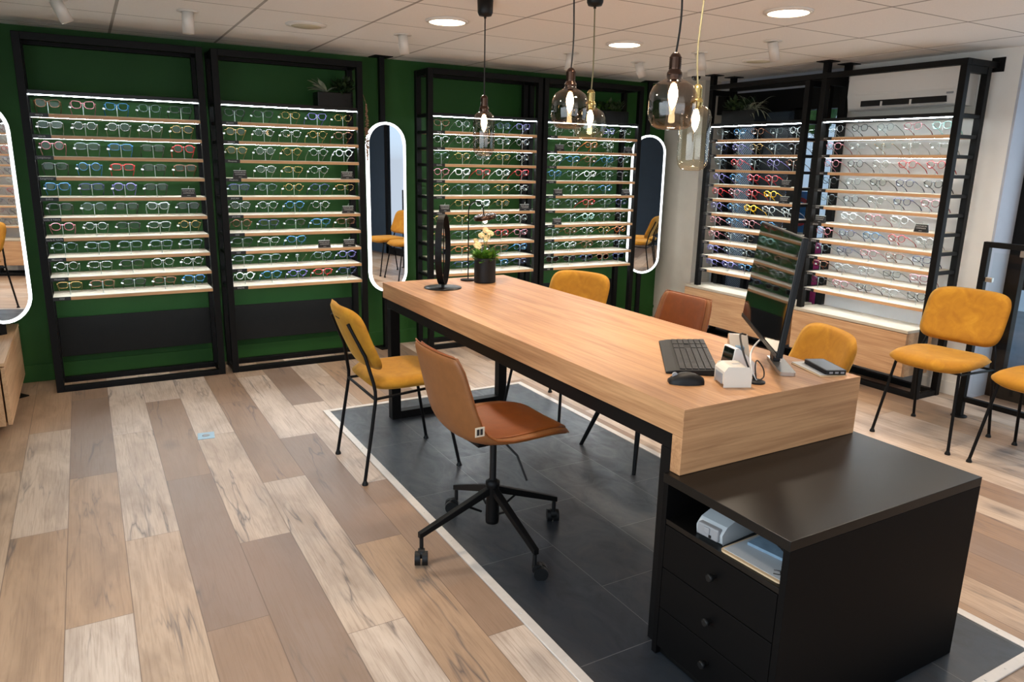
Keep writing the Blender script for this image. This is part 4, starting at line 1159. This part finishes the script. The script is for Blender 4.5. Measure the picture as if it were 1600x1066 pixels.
for q in (.32, .53): MB().box(-.002, .02, q - .006, q + .006, .016, .05).build('louver_arm', M['white_plastic'], t)
MB().box(-.0012, .0, .04, .085, .07, .082).build('model_plate', M['grey_plastic'], t)

# ------------------------------------------------------------------ greenery on the racks
ZT = Z_LED + .0305
def planter_box(t, w, d, h):
    mb = MB(); mb.box(-w / 2, w / 2, -d / 2, d / 2, 0, h).build('planter', M['black_board'], t, .003)
def blade(mb, p, d, L_, w_, droop, n=7):
    """one long arching leaf with a raised midrib"""
    p = Vector(p); d = Vector(d).normalized(); side = d.cross(Vector((0, 0, 1))); side = side.normalized() if side.length > .01 else Vector((1, 0, 0))
    vs = []
    for i in range(n + 1):
        f = i / n
        c = p + d * L_ * f + Vector((0, 0, -droop * f * f))
        ww = w_ * math.sin(PI * min(1, .08 + .92 * f)) ** .8 if i < n else .0004
        vs += [c - side * ww, c + Vector((0, 0, ww * .35)), c + side * ww]
    fs = []
    for i in range(n):
        fs += [(3 * i, 3 * i + 1, 3 * i + 4, 3 * i + 3), (3 * i + 1, 3 * i + 2, 3 * i + 5, 3 * i + 4)]
    return mb.add(vs, fs, True)
random.seed(11)
t = thing('planter', 'black planter with a pale leaf and trailing greenery on the second green-wall rack', 'planter', (1.60, 5.40, ZT), 0)
planter_box(t, .24, .13, .10)
lf = MB()
for a, e, L_ in ((170, .5, .15), (150, .9, .17), (200, .35, .15), (130, 1.1, .16), (185, .75, .18), (100, .8, .13), (20, .7, .13), (215, .6, .15), (230, .9, .15)):
    blade(lf, (-.05, -.02, .10), (math.cos(R(a)) * math.cos(e), math.sin(R(a)) * math.cos(e) * .6, math.sin(e)), L_, .023, .05)
lf.build('pale_leaf', M['leaf_pale'], t)
gr_ = MB(); leaf_cluster(gr_, (.08, 0, .11), 130, .045, .06, .07, .3)
for k in range(46): leaf_cluster(gr_, (.085 + random.uniform(-.03, .02), -.02 + random.uniform(-.03, .03), .12 - .003 * k + random.uniform(0, .05)), 3, .03, .018, .02, .3)
gr_.build('trailing_foliage', M['leaf_dark'], t)['kind'] = 'stuff'
t = thing('dried_garland', 'dry brown seed garland hanging beside the second green-wall rack', 'garland', (1.802, 5.262, 1.46))
mb = MB(); mb.tube([(0, 0, 0), (.003, 0, .2), (-.002, 0, .40), (-.022, .01, .47)], .0016, 5)
mb.build('string', M['dry'], t)
sd = MB()
for k in range(150):
    f = random.random(); a = random.uniform(0, 2 * PI); r_ = .016 * math.sin(PI * (.06 + .9 * f)) * random.uniform(.3, 1)
    sd.ball((r_ * math.cos(a) , r_ * math.sin(a), .005 + .395 * f), .0042, .0042, .0055, 6, 4)
sd.build('seed_heads', M['dry'], t)['kind'] = 'stuff'
t = thing('planter', 'black planter with a dark green fern on the fourth green-wall rack', 'planter', (4.04, 5.40, ZT), 0)
planter_box(t, .34, .14, .10)
lf = MB()
for k in range(34):
    a = random.uniform(0, 2 * PI); e = random.uniform(.2, 1.2); base = (random.uniform(-.13, .10), random.uniform(-.03, .03), .10)
    if base[0] + .15 * math.cos(a) > .19: a = PI - a
    blade(lf, base, (math.cos(a) * math.cos(e), math.sin(a) * math.cos(e) * .45, math.sin(e)), random.uniform(.10, .17), .011, .07)
lf.build('fern_frond', M['leaf'], t)
leaf_cluster(MB(), (0, 0, .10), 190, .05, .11, .06, .3).build('foliage', M['leaf_dark'], t)['kind'] = 'stuff'
tr_ = MB()
for k in range(120): leaf_cluster(tr_, (.165 + random.uniform(-.03, .012), .150 + random.uniform(-.012, .02), .06 - random.random() ** 1.2 * .62), 2, .018, .012, .01, .3)
tr_.build('trailing_foliage', M['leaf_lit'], t)['kind'] = 'stuff'
t = thing('planter', 'black planter with thin pale arching leaves on the street-window rack', 'planter', (4.77, 4.53, ZT), R(-90))
planter_box(t, .36, .14, .10)
lf = MB()
for k in range(38):
    a = random.choice((0, PI)) + random.uniform(-.6, .6); e = random.uniform(.15, 1.0) if math.cos(a) > 0 else random.uniform(.75, 1.25)
    blade(lf, (random.uniform(-.04, .13), random.uniform(-.03, .03), .10), (math.cos(a) * math.cos(e), math.sin(a) * math.cos(e), math.sin(e)), random.uniform(.16, .28), .006, .13)
lf.build('pale_leaf', M['leaf_pale'], t)
leaf_cluster(MB(), (-.06, 0, .10), 120, .06, .09, .07, .34).build('foliage', M['leaf_dark'], t)['kind'] = 'stuff'
tr_ = MB()
for k in range(90): leaf_cluster(tr_, (-.19 + random.uniform(-.03, .03), .158 + random.uniform(-.008, .02), .05 - random.random() * .75), 2, .02, .012, .01, .3)
tr_.build('trailing_foliage', M['leaf_pale'], t)['kind'] = 'stuff'

# ------------------------------------------------------------------ glass screen by the door
t = thing('glass_screen', 'low glass screen in a black steel frame behind the mustard chairs', 'screen', (4.585, 1.35, 0))
for y in (0, 1.0):
    p = MB().box(-.018, .018, y, y + .036, .006, 1.08).build('post', M['black'], t, .002)
    MB().lathe([(0, 0), (.045, 0), (.045, .006), (.03, .009), (0, .009)], 24, Matrix.Translation((0, y + .018, 0)), caps=False).build('foot_plate', M['black'], p)
MB().box(-.016, .016, .036, 1.0, 1.048, 1.08).build('top_rail', M['black'], t, .002)
MB().box(-.016, .016, .036, 1.0, .10, .132).build('lower_rail', M['black'], t, .002)
MB().box(-.003, .003, .055, .975, .16, 1.02).build('pane', M['glass'], t)
for y, z in ((.976, .86), (.976, .34), (.045, .86), (.045, .34)):
    MB().box(-.011, .011, y - .018, y + .022, z - .014, z + .014).build('clip', M['silver'], t, .003)
for y in (.82, .2):
    MB().box(-.011, .011, y - .014, y + .014, 1.01, 1.047).build('clip', M['silver'], t, .003)
# floor socket plate
t = thing('floor_socket', 'small pale blue metal socket plate set in the plank floor', 'floor socket', (.444, 4.06, 0), R(-6))
MB().box(-.042, .042, -.05, .05, 0, .003).build('plate', M['socket'], t, .001)
MB().lathe([(.016, .003), (.02, .0036), (.016, .0036)], 20).build('cable_ring', M['grey_plastic'], t)

# ------------------------------------------------------------------ seen through the window and the door
t = thing('poster_board', 'bright blue board with a red ring standing in the street window', 'poster', (5.25, 4.22, .95))
MB().box(0, .012, -.12, .22, 0, .34).build('board', M['blue_board'], t, .001)
rg = MB()
n = 30; vs = []
for i in range(n):
    a = 2 * PI * i / n
    for r_, xx in ((.12, -.0015), (.085, -.0015), (.085, .0), (.12, .0)): vs.append((xx, .05 + r_ * math.cos(a), .17 + r_ * math.sin(a)))
fs = []
for i in range(n):
    j = (i + 1) % n
    fs += [(4 * i + q, 4 * i + (q + 1) % 4, 4 * j + (q + 1) % 4, 4 * j + q) for q in range(4)]
rg.add(vs, fs).build('printed_ring', M['red_ring'], t)
MB().box(-.01, .03, -.10, .20, -.02, 0).build('foot', M['white_plastic'], t)
MB().box(.0, .03, -.02, .0, -.608, -.02).build('stand', M['black'], t)
t = thing('soft_toy_case', 'bright pink fabric case sitting in the street window', 'case', (5.20, 4.02, .341))
MB().lathe([(0, 0), (.06, .0), (.075, .05), (.05, .35), (.055, .46), (.045, .52), (0, .55)], 20, caps=False).build('body', M['pink'], t)
MB().ball((-.02, -.0, .50), .05, .05, .07, 14, 9).build('upper_bulge', M['pink'], t)
t = thing('street_bush', 'leafy green bush across the street behind the window', 'bush', (8.2, 6.5, -.06))
mb = MB()
for k in range(26): mb.ball((random.uniform(-.3, .3), random.uniform(-.35, .3), 2.5 + random.uniform(-.35, .7)), random.uniform(.12, .26), n=8, k=6)
mb.build('crown', M['bush'], t)['kind'] = 'stuff'
MB().cyl((0, 0, 0), (0, 0, 2.3), .06, .04).build('trunk', M['dry'], t)
t = thing('side_table', 'brown topped dark counter seen beyond the glass door', 'counter', (5.9, 1.0, -.06))
MB().box(0, .5, 0, 2.2, .80, .86).build('counter_top', M['oak_y'], t, .003)
for x, y in ((0, 0), (.44, 0), (0, 2.14), (.44, 2.14)): MB().box(x, x + .06, y, y + .06, 0, .799).build('leg', M['black'], t)
MB().box(.02, .48, .06, 2.14, .70, .799).build('apron', M['black'], t)
t = thing('storage_box', 'terracotta box on the counter beyond the glass door', 'box', (6.0, 2.2, .801))
MB().box(0, .22, 0, .3, 0, .11).build('body', M['orange'], t, .004)
MB().box(-.004, .224, -.004, .304, .11, .135).build('lid', M['orange'], t, .003)
